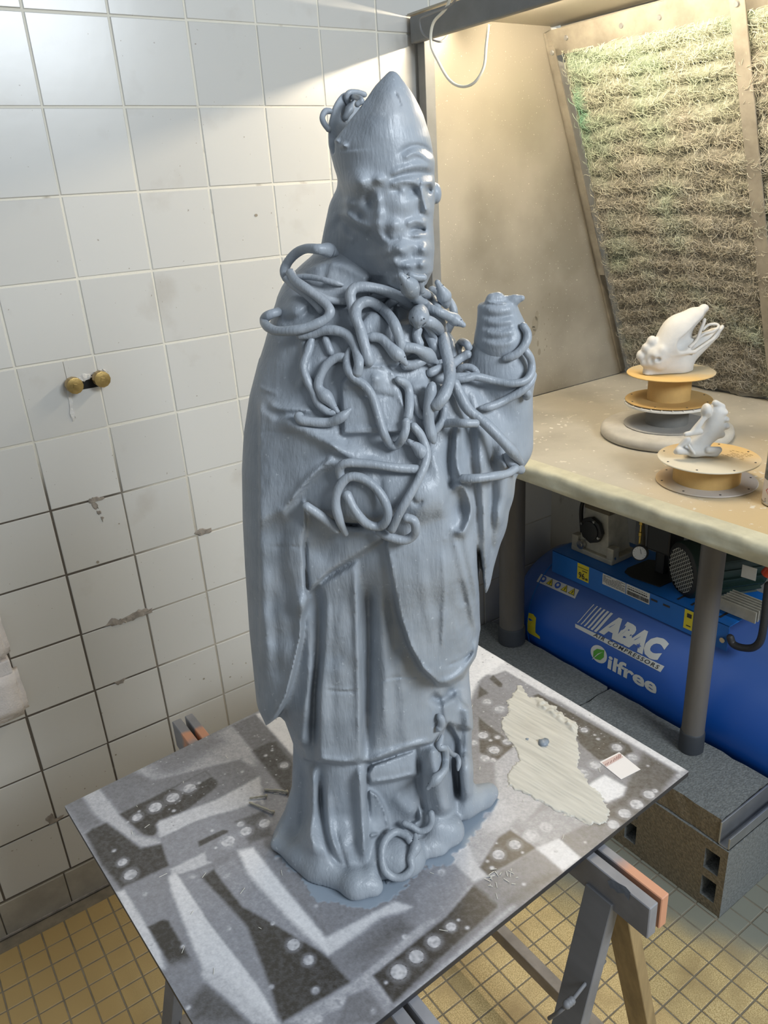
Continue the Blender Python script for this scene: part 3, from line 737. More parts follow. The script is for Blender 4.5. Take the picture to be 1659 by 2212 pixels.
p = gc + gd * .0012 + q @ Vector((.003, .005, 0)); box(bm, p, (.0010, .014, .0003), q @ Matrix.Rotation(.3, 3, 'Z')); fin('needle', bm, M_INK, g)
bm = bmesh.new(); lathe(bm, [(.0035, .628), (.0035, .650), (.0055, .652), (.0055, .662), (.0032, .664), (.0032, .684), (.0058, .686), (.0058, .696), (.0030, .698), (.0026, .715), (.0012, .716)], (1.246, -.424, 0), 16); fin('safety_valve', bm, mat('brass', (.62, .47, .14), .3, metal=.9), comp, auto=30)
tube('pipe', spline([(1.26, -.36, .78), (1.30, -.37, .74), (1.31, -.385, .64), (1.30, -.40, .56)], 8), .006, M_CASTD, comp)
tube('pipe', spline([(1.245, -.24, .72), (1.235, -.228, .70), (1.235, -.222, .66), (1.245, -.222, .58)], 8), .006, M_BLK, comp)
bm = bmesh.new(); prism(bm, [(1.19, -.445), (1.20, -.415), (1.225, -.405), (1.31, -.41), (1.33, -.44), (1.33, -.50), (1.30, -.535), (1.20, -.53)], PZ + .0004, PZ + .003); fin('cable_plate', bm, M_BLK, comp)
# motor
MC = Vector((1.292, 0, .640)); my0, my1 = -.560, -.80
md = Vector((.90, -.43, .0)).normalized(); ms = Vector((1.222, -.578, .612))
motor = empty('electric_motor', tuple(ms)); motor.parent = comp; motor.matrix_parent_inverse = wmat(comp).inverted()
mp = lambda t, r=0, a=0: ms + md * t + (q2 @ Vector((math.cos(a) * r, math.sin(a) * r, 0)))
q2 = md.to_track_quat('Z', 'Y').to_matrix()
def mlathe(bm, prof, n=48):
    rings = []
    for r, t in prof: rings.append([bm.verts.new(mp(t, r, 2 * PI * i / n)) for i in range(n)])
    for a, b_ in zip(rings, rings[1:]):
        for i in range(n): bm.faces.new((a[i], a[(i + 1) % n], b_[(i + 1) % n], b_[i]))
    bm.faces.new(list(reversed(rings[0]))); bm.faces.new(rings[-1]); bmesh.ops.recalc_face_normals(bm, faces=bm.faces)
M_MGR = mat('dark green motor paint', (.016, .042, .034), .5, mottle=.3, mscale=30)
bm = bmesh.new(); mlathe(bm, [(.060, .004), (.072, .0), (.076, .006), (.077, .05), (.072, .056), (.072, .15), (.070, .20), (.05, .21)]); fin('motor_body', bm, M_MGR, motor, auto=35)
bm = bmesh.new()
for i in range(22):
    a = 2 * PI * i / 22; c = mp(.125, .076, a); box(bm, c, (.014, .003, .12), q2 @ Matrix.Rotation(a, 3, 'Z'))
fin_split('motor_fin', bm, M_MGR, motor)
bm = bmesh.new(); mlathe(bm, [(.058, .0035), (.058, .003)]); fin('fan_recess', bm, M_INK, motor)
bm = bmesh.new()
for fam in (0, 1):
    for k in range(-6, 7):
        off = k * .0095; hl = math.sqrt(max(.060 ** 2 - off ** 2, 0)) ; a = PI / 4 + fam * PI / 2 * 1.0
        if hl < .01: continue
        c = mp(-.0015 - fam * .0012); R = q2 @ Matrix.Rotation(a + .15, 3, 'Z'); c = c + R @ Vector((0, off, 0)); box(bm, c, (hl * 2, .0016, .0014), R)
fin_split('guard_wire', bm, mat('pale grille wire', (.62, .62, .56), .5), motor)
bm = bmesh.new(); mlathe(bm, [(.062, .001), (.060, -.004), (.064, -.004), (.073, .001)]); fin('guard_rim', bm, M_BLK, motor, auto=40)
bm = bmesh.new(); box2(bm, (1.25, -.66, PZ + .0005), (1.40, -.58, .567)); fin('motor_foot', bm, M_BLK, motor, bevel=.003)
bm = bmesh.new(); box(bm, mp(.11, 0) + Vector((0, 0, .083)), (.07, .05, .03), Matrix.Rotation(-.45, 3, 'Z')); fin('terminal_box', bm, M_BLK, motor, bevel=.003)
bm = bmesh.new(); c = onp(1000 + 1556 * .3972, 1000 + 597 * .3972, 0, 1.19); box(bm, (1.19, c[1], c[2]), (.0015, .034, .032), Matrix.Rotation(.12, 3, 'Z')); fin('rating_plate', bm, M_STK, motor)
bm = bmesh.new()
for k in range(6): beam(bm, (1.20 + k * .012, -.70, .575 + .0 * k), (1.20 + k * .012, -.80, .575 + .0 * k), .004, .03)
fin_split('end_fin', bm, M_CAST, motor)
# hose at the right
tube('air_hose', spline([onp(1000 + x * .3972, 1000 + y * .3972, 0, 1.15) for x, y in ((1452, 945), (1470, 985), (1520, 1005), (1580, 1003), (1620, 960), (1640, 850), (1650, 760), (1662, 660))], 8), .009, mat('black hose', (.03, .03, .032), .45, bump=.5, bscale=400), comp, n=14)
bm = bmesh.new(); p = onp(1655, 1240, 0, 1.13); cyl(bm, p, p + np.array([0, -.02, .035]), .012, n=16); fin('red_knob', bm, mat('red plastic', (.62, .06, .02), .4), comp, auto=30)

# ---- printed marks: on the tank (wrapped on the cylinder) and on the deck face
def wrap(me, y0, th0, lift=.0006, subdiv=True):
    """flat mesh (x right, y up, metres) -> tank surface; x runs towards -y of the room, y climbs the tank"""
    bm = bmesh.new(); bm.from_mesh(me); bpy.data.meshes.remove(me)
    if subdiv: bmesh.ops.triangulate(bm, faces=bm.faces[:]); bmesh.ops.subdivide_edges(bm, edges=[e for e in bm.edges if e.calc_length() > .012], cuts=2)
    for v in bm.verts:
        th = math.radians(th0) + v.co.y / TR; r = TR + lift
        v.co = Vector((TX - r * math.cos(th), y0 - v.co.x, TZ + r * math.sin(th)))
    return bm
def wpoly(pts):
    bm = bmesh.new()
    bm.faces.new([bm.verts.new((x, y, 0)) for x, y in pts]); me = bpy.data.meshes.new('t'); bm.to_mesh(me); bm.free(); return me
def scale_me(me, sx, sy, ox=0, oy=0):
    for v in me.vertices: v.co.x = v.co.x * sx + ox; v.co.y = v.co.y * sy + oy
    return me
def fit_text(s, x0, x1, h, bold=.0, shear=0.0, space=1.0):
    me = text_mesh(s, 1.0, bold, space, shear); xs = [v.co.x for v in me.vertices]; ys = [v.co.y for v in me.vertices]
    cap = max(ys) - min(0, min(ys)) * 0; sx = (x1 - x0) / (max(xs) - min(xs)); sy = h / max(ys)
    return scale_me(me, sx, sy, x0 - min(xs) * sx, 0)
D = math.radians
def arc(deg): return D(deg) * TR
o_y, o_t = -.336, 20.0
def onlogo(me, name, m, lift=.0008, th=0.0, parent=None): return fin(name, wrap(me, o_y, th, lift), m, parent or tank)
rel = lambda y: -(y - o_y)
onlogo(fit_text('ABAC', rel(-.418), rel(-.620), arc(43.8) - arc(27.5), bold=.07, shear=.22, space=.97), 'logo_letters', M_WPRINT, th=27.5)

# underline bar with its small lettering, five rising stripes, the star in the last A
onlogo(wpoly([(rel(-.336), arc(23.4)), (rel(-.340), arc(20.6)), (rel(-.629), arc(20.2)), (rel(-.634), arc(25.6)), (rel(-.480), arc(24.4))]), 'logo_bar', M_WPRINT)
onlogo(fit_text('AIR COMPRESSORS', rel(-.405), rel(-.622), arc(3.1), bold=.01, shear=.25, space=1.25), 'small_lettering', M_INK, .0016, th=21.3)
for k in range(6):
    xb = .005 + k * .0122; w = .0028 + k * .0011; top = .029 + k * .0122
    P_ = []; Q_ = []
    for j in range(7):
        t = j / 6; x = xb + (top - xb) * (t ** .8); y = arc(25.0) + (arc(44.5) - arc(25.0)) * t; P_.append((x, y)); Q_.append((x + w, y))
    onlogo(wpoly(P_ + Q_[::-1]), 'logo_stripe', M_WPRINT)
star = []
for k in range(10):
    r = .0085 if k % 2 == 0 else .0034; a = PI / 2 + k * PI / 5; star.append((rel(-.546) + r * math.cos(a), arc(30.6) + r * math.sin(a)))
onlogo(wpoly(star), 'logo_star', M_SBLUE, .0016)
def disc(cx, cy, rx, ry, n=40): return wpoly([(cx + rx * math.cos(2 * PI * i / n), cy + ry * math.sin(2 * PI * i / n)) for i in range(n)])
onlogo(disc(rel(-.4365), arc(9.2), .0285, arc(7.2)), 'logo_disc', M_WPRINT)
onlogo(wpoly([(rel(-.420), arc(4.2)), (rel(-.418), arc(9.5)), (rel(-.428), arc(13.0)), (rel(-.452), arc(14.8)), (rel(-.455), arc(9.0)), (rel(-.444), arc(4.9)), (rel(-.430), arc(4.0))]), 'logo_leaf', M_GRN, .0014)
onlogo(wpoly([(rel(-.417), arc(2.2)), (rel(-.4185), arc(2.2)), (rel(-.436), arc(9.0)), (rel(-.449), arc(13.0)), (rel(-.4345), arc(9.6))]), 'leaf_vein', M_WPRINT, .0020)
onlogo(fit_text('ilfree', rel(-.470), rel(-.630), arc(13.4) - arc(2.0), bold=.03, space=.98), 'lettering', M_WPRINT, th=2.0)
# warning strip with five pictograms
onlogo(wpoly([(rel(-.150), arc(40.9)), (rel(-.150), arc(48.9)), (rel(-.298), arc(50.2)), (rel(-.301), arc(42.0))]), 'warning_sticker', M_STK)
for k in range(5):
    y = -.168 - k * .0285; t0 = 42.4 + k * .28; c = (rel(y), arc(t0 + 3.0))
    if k in (0, 2):
        onlogo(disc(c[0], c[1], .0105, .0105, 20), 'pictogram', M_SBLUE, .0012); onlogo(disc(c[0], c[1] + .001, .005, .0045, 12), 'pictogram_mark', M_STK, .0017)
    else:
        onlogo(wpoly([(c[0] - .0125, c[1] - .0095), (c[0] + .0125, c[1] - .0095), (c[0], c[1] + .012)]), 'pictogram', M_INK, .0012)
        onlogo(wpoly([(c[0] - .0100, c[1] - .008), (c[0] + .0100, c[1] - .008), (c[0], c[1] + .009)]), 'pictogram_fill', M_YSTK, .0016)
        onlogo(wpoly([(c[0] - .0012, c[1] - .006), (c[0] + .0016, c[1] - .006), (c[0] + .0022, c[1] + .002), (c[0] - .0004, c[1] + .0045)]), 'pictogram_mark', M_INK, .0020)
onlogo(wpoly([(rel(-.158), arc(12.5)), (rel(-.158), arc(-4.0)), (rel(-.168), arc(-7)), (rel(-.214), arc(-7)), (rel(-.214), arc(-4.2)), (rel(-.196), arc(-2.5)), (rel(-.194), arc(11.5)), (rel(-.180), arc(13.5))]), 'yellow_sticker', M_YSTK)
# deck stickers (flat, on x = PX0)
def ondeck(me, name, m, lift):
    bm = bmesh.new(); bm.from_mesh(me); bpy.data.meshes.remove(me)
    for v in bm.verts: v.co = Vector((PX0 - lift, -v.co.x, v.co.y))
    return fin(name, bm, m, deck)
rect = lambda x0, y0, x1, y1: wpoly([(x0, y0), (x1, y0), (x1, y1), (x0, y1)])
ondeck(rect(.281, .494, .324, .545), 'noise_sticker', M_YSTK, .0006)
ondeck(scale_me(fit_text('96', .287, .309, .019, bold=.02), 1, 1, 0, .4995), 'noise_number', M_INK, .0012)
ondeck(scale_me(fit_text('dB', .310, .321, .007, bold=.03), 1, 1, 0, .4995), 'noise_unit', M_INK, .0012)
ondeck(rect(.284, .532, .321, .5335), 'sticker_line', M_INK, .0012); ondeck(rect(.300, .524, .318, .5265), 'sticker_line', M_INK, .0012)
ondeck(rect(.373, .512, .4525, .5455), 'rating_label', M_STK, .0006); ondeck(rect(.4545, .512, .531, .5455), 'rating_label', M_STK, .0006)
bmk = bmesh.new(); r = random.Random(3)
def dk(x0, y0, x1, y1): 
    bmk.faces.new([bmk.verts.new((PX0 - .0012, -x, y)) for x, y in ((x0, y0), (x1, y0), (x1, y1), (x0, y1))])
x = .4585
while x < .527:
    w = r.choice((.0006, .0011, .0018)); dk(x, .5150, x + w, .5270); x += w + r.choice((.0006, .0010))
for k in range(7):
    y = .5405 - k * .0038; xx = .376
    while xx < .449:
        w = r.uniform(.003, .011); 
        if r.random() < .8: dk(xx, y, min(xx + w, .450), y + .0014)
        xx += w + .0015
xx = .459
while xx < .52:
    w = r.uniform(.002, .006); dk(xx, .531, xx + w, .5345); dk(xx, .5385, xx + w * .6, .5405); xx += w + .0012
o = fin('label_print', bmk, M_INK, deck); tag(o, kind='stuff')
ondeck(rect(.637, .491, .664, .546), 'hazard_sticker', M_YSTK, .0006); ondeck(rect(.645, .525, .658, .537), 'hazard_mark', M_INK, .0012); ondeck(rect(.645, .500, .658, .503), 'hazard_mark', M_INK, .0012)

# ================================================================== ON THE TABLE
M_KRAFT = mat('kraft cardboard', (.58, .37, .13), .75, mottle=.2, mscale=14, bump=.1, bscale=60)
M_KRAFTD = mat('dusted cardboard', (.44, .36, .24), .8, mottle=.3, mscale=10)
M_DUSTG = mat('grey dusted card', (.34, .325, .30), .85, mottle=.2, mscale=14)
M_WHT = mat('chalky white', (.66, .64, .59), .75, mottle=.1, mscale=20, bump=.2, bscale=50)
def two_tone(name, c1, c2, wx, wy, lo, hi, n=.06):
    def b(nt, bs, tc):
        pos = geo_pos(nt); f = node_lin(nt, pos, wx, wy, 0, 0, lo, hi, n, 30); c = node_mix(nt, f, c1, c2); nt.links.new(c, bs.inputs['Base Color'])
    return mat(name, rough=.75, build=b, bump=.1, bscale=80)
def flange(name, c, z, r, m, par, t=.003, holes=6, wav=0.0, label=None):
    bm = bmesh.new(); lathe(bm, [(.0005, z), (r - .001, z), (r, z + .001), (r, z + t - .001), (r - .001, z + t), (.0005, z + t)], (c[0], c[1], 0), 72)
    o = fin(name, bm, m, par, auto=35)
    if label: o['label'] = label
    return o
def holes_(c, z, r, par, n=6, ph=.3):
    bm = bmesh.new()
    for i in range(n):
        a = ph + 2 * PI * i / n; cyl(bm, (c[0] + r * math.cos(a), c[1] + r * math.sin(a), z), (c[0] + r * math.cos(a), c[1] + r * math.sin(a), z + .0006), .0022, n=8)
    tag(fin('rim_holes', bm, M_INK, par), kind='stuff')
tt = empty('turntable', (1.199, -.507, ZT)); tag(tt, 'thick round grey plaster turntable under the stack of two spools', 'turntable')
TC = (1.196, -.512)
bm = bmesh.new(); prof = [(.001, ZT + .0008), (.150, ZT + .0008), (.155, ZT + .004), (.1565, ZT + .012), (.154, ZT + .021), (.149, ZT + .0255), (.14, ZT + .027), (.001, ZT + .027)]
lathe(bm, prof, (TC[0], TC[1], 0), 90)
for v in bm.verts: v.co.z += .0006 * math.sin(v.co.x * 170) * math.cos(v.co.y * 130) if v.co.z > ZT + .02 else 0
fin('disc', bm, mat('dusty plaster disc', (.52, .49, .43), .85, mottle=.2, mscale=18, bump=.4, bscale=40, bdist=.002), tt, smooth=True)
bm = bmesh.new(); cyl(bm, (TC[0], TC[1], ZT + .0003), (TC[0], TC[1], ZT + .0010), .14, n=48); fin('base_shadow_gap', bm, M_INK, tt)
z0 = ZT + .0275
sp = empty('spool', (*TC, z0)); tag(sp, 'grey dusted cable spool with a white notched upper flange, lying on the turntable', 'spool', 'cable spools on the work table')
flange('flange', TC, z0, .1015, M_DUSTG, sp, .003)
bm = bmesh.new(); lathe(bm, [(.050, z0 + .003), (.050, z0 + .052)], (TC[0], TC[1], 0), 64); fin('core', bm, mat('grey core', (.18, .175, .16), .8, mottle=.2, mscale=14), sp, auto=40)
f2 = flange('flange', TC, z0 + .052, .1025, M_WHT, sp, .006, label='white notched upper flange')
bm = bmesh.new()
for i in range(26):
    a = 2 * PI * i / 26; box(bm, (TC[0] + .0985 * math.cos(a), TC[1] + .0985 * math.sin(a), z0 + .0588), (.011, .0022, .0016), Matrix.Rotation(a, 3, 'Z'))
fin_split('notch', bm, M_WHT, f2)
z1 = z0 + .0605
sp2 = empty('spool', (*TC, z1)); tag(sp2, 'brown cardboard spool, top of the stack, carrying the white mitred head', 'spool', 'cable spools on the work table')
flange('flange', (TC[0], TC[1]), z1, .1015, two_tone('card flange low', (.44, .27, .09), (.50, .34, .14), 1, 1, .6, .72), sp2, .003)
bm = bmesh.new(); lathe(bm, [(.050, z1 + .003), (.050, z1 + .066)], (TC[0], TC[1], 0), 64); fin('core', bm, M_KRAFT, sp2, auto=40)
flange('flange', TC, z1 + .066, .1015, two_tone('card flange top', (.60, .39, .14), (.52, .44, .30), 1, .3, 1.00, 1.10), sp2, .003)
holes_(TC, z1 + .0030, .092, sp2, 8)
ZH = z1 + .0695
FC = (.985, -.765)
sp3 = empty('spool', (FC[0], FC[1], ZT)); tag(sp3, 'wide cardboard spool standing alone at the front of the table under the small white cast', 'spool', 'cable spools on the work table')
flange('flange', FC, ZT + .0006, .100, two_tone('card base', (.46, .33, .17), (.46, .41, .36), 1, -1, 1.60, 1.76), sp3, .003)
holes_(FC, ZT + .0036, .090, sp3, 8, .1)
bm = bmesh.new(); lathe(bm, [(.066, ZT + .0036), (.066, ZT + .050)], (FC[0], FC[1], 0), 72); fin('core', bm, M_KRAFT, sp3, auto=40)
ztop = ZT + .050
flange('flange', FC, ztop, .100, two_tone('card lid', (.60, .40, .16), (.60, .55, .44), -1, -.25, -.86, -.70), sp3, .003)
holes_(FC, ztop + .0030, .090, sp3, 8, .35)
bm = bmesh.new(); cyl(bm, (FC[0] + .012, FC[1] + .002, ztop + .003), (FC[0] + .012, FC[1] + .002, ztop + .0034), .0125, n=24); fin('centre_hole', bm, M_INK, sp3)
ZF = ztop + .0036
# faint print on the lid
bmk = bmesh.new()
for k in range(6):
    for j in range(5):
        if r.random() < .8:
            box(bmk, (FC[0] + .030 + k * .0075, FC[1] - .012 - j * .010 - r.uniform(0, .003), ZF - .0002), (.0020, r.uniform(.004, .009), .0003))
o = fin('faint_print', bmk, mat('faded print', (.42, .29, .13), .8), sp3); tag(o, kind='stuff')
# spray can at the right edge
_q = onp(1647, 1090, 2, ZT); CC = (_q[0] + .0325 * .816, _q[1] - .0325 * .578)
can = empty('spray_can', (CC[0], CC[1], ZT)); tag(can, 'spray can with a red hazard diamond, cut by the right edge of the photo', 'spray can')
_q = onp(1647, 1090, 2, ZT); CC = (_q[0] + .0325 * .816, _q[1] - .0325 * .578)
bm = bmesh.new(); lathe(bm, [(.030, ZT + .0006), (.0325, ZT + .003), (.0325, ZT + .006), (.0318, ZT + .008)], (*CC, 0), 48); fin('base_ring', bm, M_CHROME, can, auto=30)
bm = bmesh.new(); lathe(bm, [(.0318, ZT + .008), (.0322, ZT + .010), (.0322, ZT + .052)], (*CC, 0), 48); fin('label_band', bm, mat('can label white', (.66, .60, .55), .4), can, auto=30)
bm = bmesh.new(); lathe(bm, [(.0322, ZT + .052), (.0322, ZT + .150), (.030, ZT + .158), (.018, ZT + .170)], (*CC, 0), 48); fin('can_body', bm, mat('dark can print', (.045, .06, .065), .3, mottle=.5, mscale=20, color2=(.20, .22, .21), stretch=(1, 1, 6)), can, auto=40)
bm = bmesh.new(); lathe(bm, [(.027, ZT + .165), (.027, ZT + .198), (.024, ZT + .203)], (*CC, 0), 40); fin('cap', bm, M_STK, can, auto=40)
def oncan(pts, m, lift, name):
    bm = bmesh.new(); vs = []
    for a, z in pts: vs.append(bm.verts.new((CC[0] - (.0322 + lift) * math.cos(a), CC[1] + (.0322 + lift) * math.sin(a), ZT + z)))
    bm.faces.new(vs); bmesh.ops.triangulate(bm, faces=bm.faces[:]); return fin(name, bm, m, can)
a0 = .12
M_RED = mat('hazard red', (.55, .05, .04), .5)
oncan([(a0 - .34, .032), (a0, .045), (a0 + .34, .032), (a0, .019)], M_RED, .0006, 'hazard_diamond'); oncan([(a0 - .25, .032), (a0, .0415), (a0 + .25, .032), (a0, .0225)], M_STK, .0010, 'diamond_field')
oncan([(a0 - .04, .0310), (a0 + .04, .0310), (a0 + .05, .039), (a0 - .05, .039)], M_INK, .0015, 'exclamation_mark'); oncan([(a0 - .04, .0265), (a0 + .04, .0265), (a0 + .04, .0290), (a0 - .04, .0290)], M_INK, .0015, 'exclamation_mark')
for k in range(3): oncan([(a0 - .4, .0145 - k * .003), (a0 + .35, .0145 - k * .003), (a0 + .35, .0155 - k * .003), (a0 - .4, .0155 - k * .003)], M_INK, .0010, 'print_line')

# ================================================================== TRESTLES
M_TGREY = mat('grey sprayed wood', (.235, .235, .245), .55, mottle=.3, mscale=10, bump=.15, bscale=60, stretch=(1, .25, 1))
M_WOOD = mat('ochre wood', (.40, .285, .14), .6, mottle=.35, mscale=9, bump=.2, bscale=50, stretch=(6, 6, .6))
M_WOODG = mat('greyed wood', (.36, .31, .26), .6, mottle=.35, mscale=14, bump=.2, bscale=50)
def rail_mat(cx):
    def b(nt, bs, tc):
        pos = geo_pos(nt); n = node_noise(nt, pos, 16, 4, .35, .65); c = node_mix(nt, n, (.30, .30, .32), (.20, .20, .215))
        f = node_lin(nt, pos, cx[0], cx[1], 0, 0, cx[2], cx[3], .03, 40); g = node_lin(nt, pos, cx[0], cx[1], 0, 0, cx[4], cx[5], .03, 40)
        s = nt.nodes.new('ShaderNodeMath'); s.operation = 'SUBTRACT'; nt.links.new(f, s.inputs[0]); nt.links.new(g, s.inputs[1])
        c = node_mix(nt, s.outputs[0], c, (.62, .30, .18)); nt.links.new(c, bs.inputs['Base Color'])
    return mat('rail with salmon overspray', rough=.5, build=b)
def trestle(x0, y0, y1, label, mats, legs):
    e = empty('trestle', (x0, (y0 + y1) / 2, 0)); tag(e, label, 'trestle', 'wooden trestles under the board')
    for (xa, xb), m in zip(((x0 - .020, x0 - .0035), (x0 + .0035, x0 + .018)), mats):
        bm = bmesh.new(); box2(bm, (xa, y0, .690), (xb, y1, .7425)); fin('rail', bm, m, e, bevel=.0012, seg=1)
    for ye in (y0 + .075, y1 - .075):
        for s, m in ((-1, M_TGREY), (1, M_WOOD)):
            bm = bmesh.new(); beam(bm, (x0 + s * .012 - .002, ye, .700), (x0 + s * .19, ye, .006), .020, .044, up=(0, 1, 0))
            lg = fin('leg', bm, m if legs else M_WOOD, e, bevel=.001, seg=1)
    for s in (-1, 1):
        t = (.70 - .165) / .694; xs = x0 + s * (.012 + (.178) * t)
        bm = bmesh.new(); box2(bm, (xs - .011 - s * .02, y0 + .09, .150), (xs + .011 - s * .02, y1 - .09, .182)); fin('stretcher', bm, M_WOODG, e, bevel=.001, seg=1)
    return e
tr = trestle(.232, -1.232, -.44, 'right trestle, its grey rails sticking out past the near edge of the board', (rail_mat((0, -1, 2, 3, 2, 3)), rail_mat((0, -1, 1.165, 1.20, 2, 3))), True)
tl = trestle(-.098, -1.30, -.487, 'left trestle, its dark rail ends showing between the board and the tiled wall', (rail_mat((0, 1, -.56, -.53, -.525, -.51)), rail_mat((0, 1, -.57, -.54, -.525, -.51))), True)
# knotted cord between the legs of the right trestle
cp = [onp(u, v, 1, y) for u, v, y in ((1186, 2200, -1.15), (1207, 2186, -1.165), (1225, 2170, -1.17), (1236, 2160, -1.17), (1260, 2130, -1.17), (1285, 2100, -1.168), (1306, 2076, -1.15))]
cord = tube('cord', spline(cp, 6), .0028, M_TGREY, tr, n=8)
bm = bmesh.new()
for i in range(3):
    p = onp(1224 + i * 5, 2170 - i * 4, 1, -1.172); r_ = bmesh.ops.create_uvsphere(bm, u_segments=10, v_segments=8, radius=.006); bmesh.ops.translate(bm, verts=r_['verts'], vec=p)
fin('knot', bm, M_TGREY, cord, smooth=True)
# torn tape and paint stains on the trestle
M_TAPE = mat('bluish torn tape', (.22, .27, .36), .5, mottle=.4, mscale=60)
def patch(name, pts, ax, val, m, par, lift=0.0):
    bm = bmesh.new(); vs = []
    for u, v in pts: vs.append(bm.verts.new(onp(u, v, ax, val)))
    bm.faces.new(vs); bmesh.ops.triangulate(bm, faces=bm.faces[:]); return fin(name, bm, m, par)
patch('torn_tape', [(1312, 1903), (1322, 1900), (1352, 1916), (1362, 1928), (1358, 1946), (1348, 1930), (1334, 1929), (1326, 1920), (1318, 1918)], 0, .2114, M_TAPE, tr)
# ================================================================== BOARD ON THE TRESTLES
ZB = .752
BC = [(-.3245, -.590), (.436, -.548), (.4455, -1.121), (.430, -1.1285), (-.292, -1.152)]
QB = [np.array(p) for p in ((-.3245, -.590), (.436, -.548), (.4455, -1.123), (-.290, -1.152))]
NU, NV = 620, 460
uu, vv = np.meshgrid(np.linspace(0, 1, NU), np.linspace(0, 1, NV), indexing='ij')
PX = (QB[0][0] * (1 - uu) * (1 - vv) + QB[1][0] * uu * (1 - vv) + QB[2][0] * uu * vv + QB[3][0] * (1 - uu) * vv)
PY_ = (QB[0][1] * (1 - uu) * (1 - vv) + QB[1][1] * uu * (1 - vv) + QB[2][1] * uu * vv + QB[3][1] * (1 - uu) * vv)
def bpx(z, pts):
    k, ox, oy = {6: (.4219, 0, 1400), 3: (.4822, 100, 1500), 8: (.4219, 600, 1560), 2: (.3972, 1000, 1350), 7: (.3677, 90, 1480), 0: (1, 0, 0)}[z]
    out = []
    for p in pts:
        q = onp(ox + p[0] * k, oy + p[1] * k, 2, ZB); out.append((q[0], q[1]))
    return out
coat = np.full(PX.shape, .40) + (vnoise(PX + 2, PY_ + 3, .11, 21) - .5) * .25
def spray(z, pts, a, f=.004, f2=None, grad=None, mode='mix', str_=1.0):
    """a coat of spray through a cut-out: a = how white, f = softness of its edge in metres"""
    global coat
    P = bpx(z, pts); sd = poly_sd(PX, PY_, P); m = np.clip(.5 - sd / (2 * f), 0, 1); m = m * m * (3 - 2 * m) * str_
    coat = coat * (1 - m) + a * m
# far left corner
spray(3, [(75, 490), (140, 465), (240, 415), (340, 540), (170, 610)], .30, .006)
spray(6, [(420, 755), (510, 715), (600, 830), (700, 960), (840, 985), (790, 1030), (700, 1010), (560, 920), (480, 850)], .66, .005)
spray(6, [(510, 715), (690, 630), (880, 720), (640, 860)], .30, .004)
spray(6, [(690, 630), (1190, 395), (1300, 520), (1310, 600), (1060, 640), (900, 720)], .62, .008)
spray(6, [(760, 560), (1100, 440), (1150, 480), (900, 640), (800, 640)], .30, .020, str_=.8)
spray(6, [(700, 700), (1230, 570), (1300, 620), (1330, 700), (1000, 880), (820, 890), (700, 830)], .33, .004)
spray(6, [(610, 850), (1050, 630), (1115, 685), (1105, 715), (780, 962), (735, 955)], .03, .003)
spray(6, [(880, 720), (1050, 630), (1085, 660), (935, 735)], .30, .002)
spray(6, [(438, 955), (470, 925), (545, 893), (610, 940), (720, 1025), (790, 1010), (835, 1000), (880, 1110), (620, 1228), (520, 1110)], .04, .004)
spray(6, [(595, 1250), (640, 1235), (760, 1420), (820, 1550), (850, 1650), (770, 1620), (700, 1480)], .80, .004)
spray(6, [(640, 1228), (870, 1115), (890, 1190), (1080, 1500), (1070, 1540), (980, 1605), (860, 1400), (755, 1425)], .42, .004)
spray(6, [(755, 1427), (835, 1390), (862, 1398), (985, 1603), (905, 1645), (872, 1625)], .02, .0025)
spray(6, [(800, 905), (815, 885), (1120, 770), (1330, 655), (1350, 800), (1230, 830), (1120, 850), (1000, 890), (820, 975)], .74, .004)
spray(6, [(820, 975), (1000, 890), (1100, 855), (1170, 930), (1060, 1050), (870, 1130)], .44, .003)
spray(6, [(1013, 990), (1140, 930), (1170, 935), (1165, 945), (1020, 1018)], .05, .002)
spray(6, [(1020, 1020), (1140, 965), (1215, 1030), (1080, 1095)], .42, .002)
spray(6, [(1140, 850), (1330, 780), (1390, 900), (1250, 1000)], .40, .004)
spray(6, [(1200, 890), (1350, 830), (1380, 880), (1390, 960), (1280, 1000)], .12, .004)
spray(6, [(870, 1130), (1050, 1045), (1060, 1090), (1085, 1098), (880, 1180)], .72, .003)
# the big stencilled wedges
spray(3, [(560, 815), (740, 775), (900, 960), (1060, 1200), (1100, 1477), (950, 1477), (700, 1290)], .44, .003)
spray(3, [(548, 815), (585, 800), (700, 960), (850, 1170), (1010, 1390), (1045, 1440), (1050, 1477), (960, 1477), (830, 1380), (700, 1290), (690, 1215), (560, 880)], .86, .004)
spray(3, [(585, 800), (700, 830), (900, 1040), (1050, 1420), (1040, 1470), (950, 1300), (740, 1040)], .46, .0025)
spray(3, [(695, 820), (752, 782), (800, 850), (880, 950), (1015, 1022), (1250, 1165), (1372, 1297), (1170, 1400), (1060, 1470), (1040, 1440), (1000, 1300), (900, 1040), (800, 930)], .03, .0035)
spray(3, [(752, 780), (835, 738), (900, 800), (1100, 980), (1262, 1168), (1015, 1024), (880, 948)], .48, .003)
spray(3, [(858, 700), (930, 685), (1080, 870), (1250, 1085), (1290, 1120), (1265, 1170), (1090, 1010), (900, 800)], .92, .005)
spray(3, [(1000, 650), (1130, 760), (1400, 930), (1500, 960), (1280, 1090), (1100, 900), (940, 690)], .38, .006)
spray(3, [(1250, 1090), (1560, 925), (1640, 950), (1560, 1010), (1265, 1172)], .84, .004)
spray(3, [(1270, 1172), (1500, 1000), (1600, 975), (1659, 1040), (1480, 1200), (1380, 1290)], .36, .006)
spray(3, [(1370, 1180), (1530, 1020), (1590, 1010), (1640, 1050), (1450, 1170)], .14, .012, str_=.8)
spray(3, [(1380, 1280), (1659, 1090), (1659, 1130), (1500, 1230), (1440, 1320), (1180, 1477), (1060, 1477)], .60, .004)
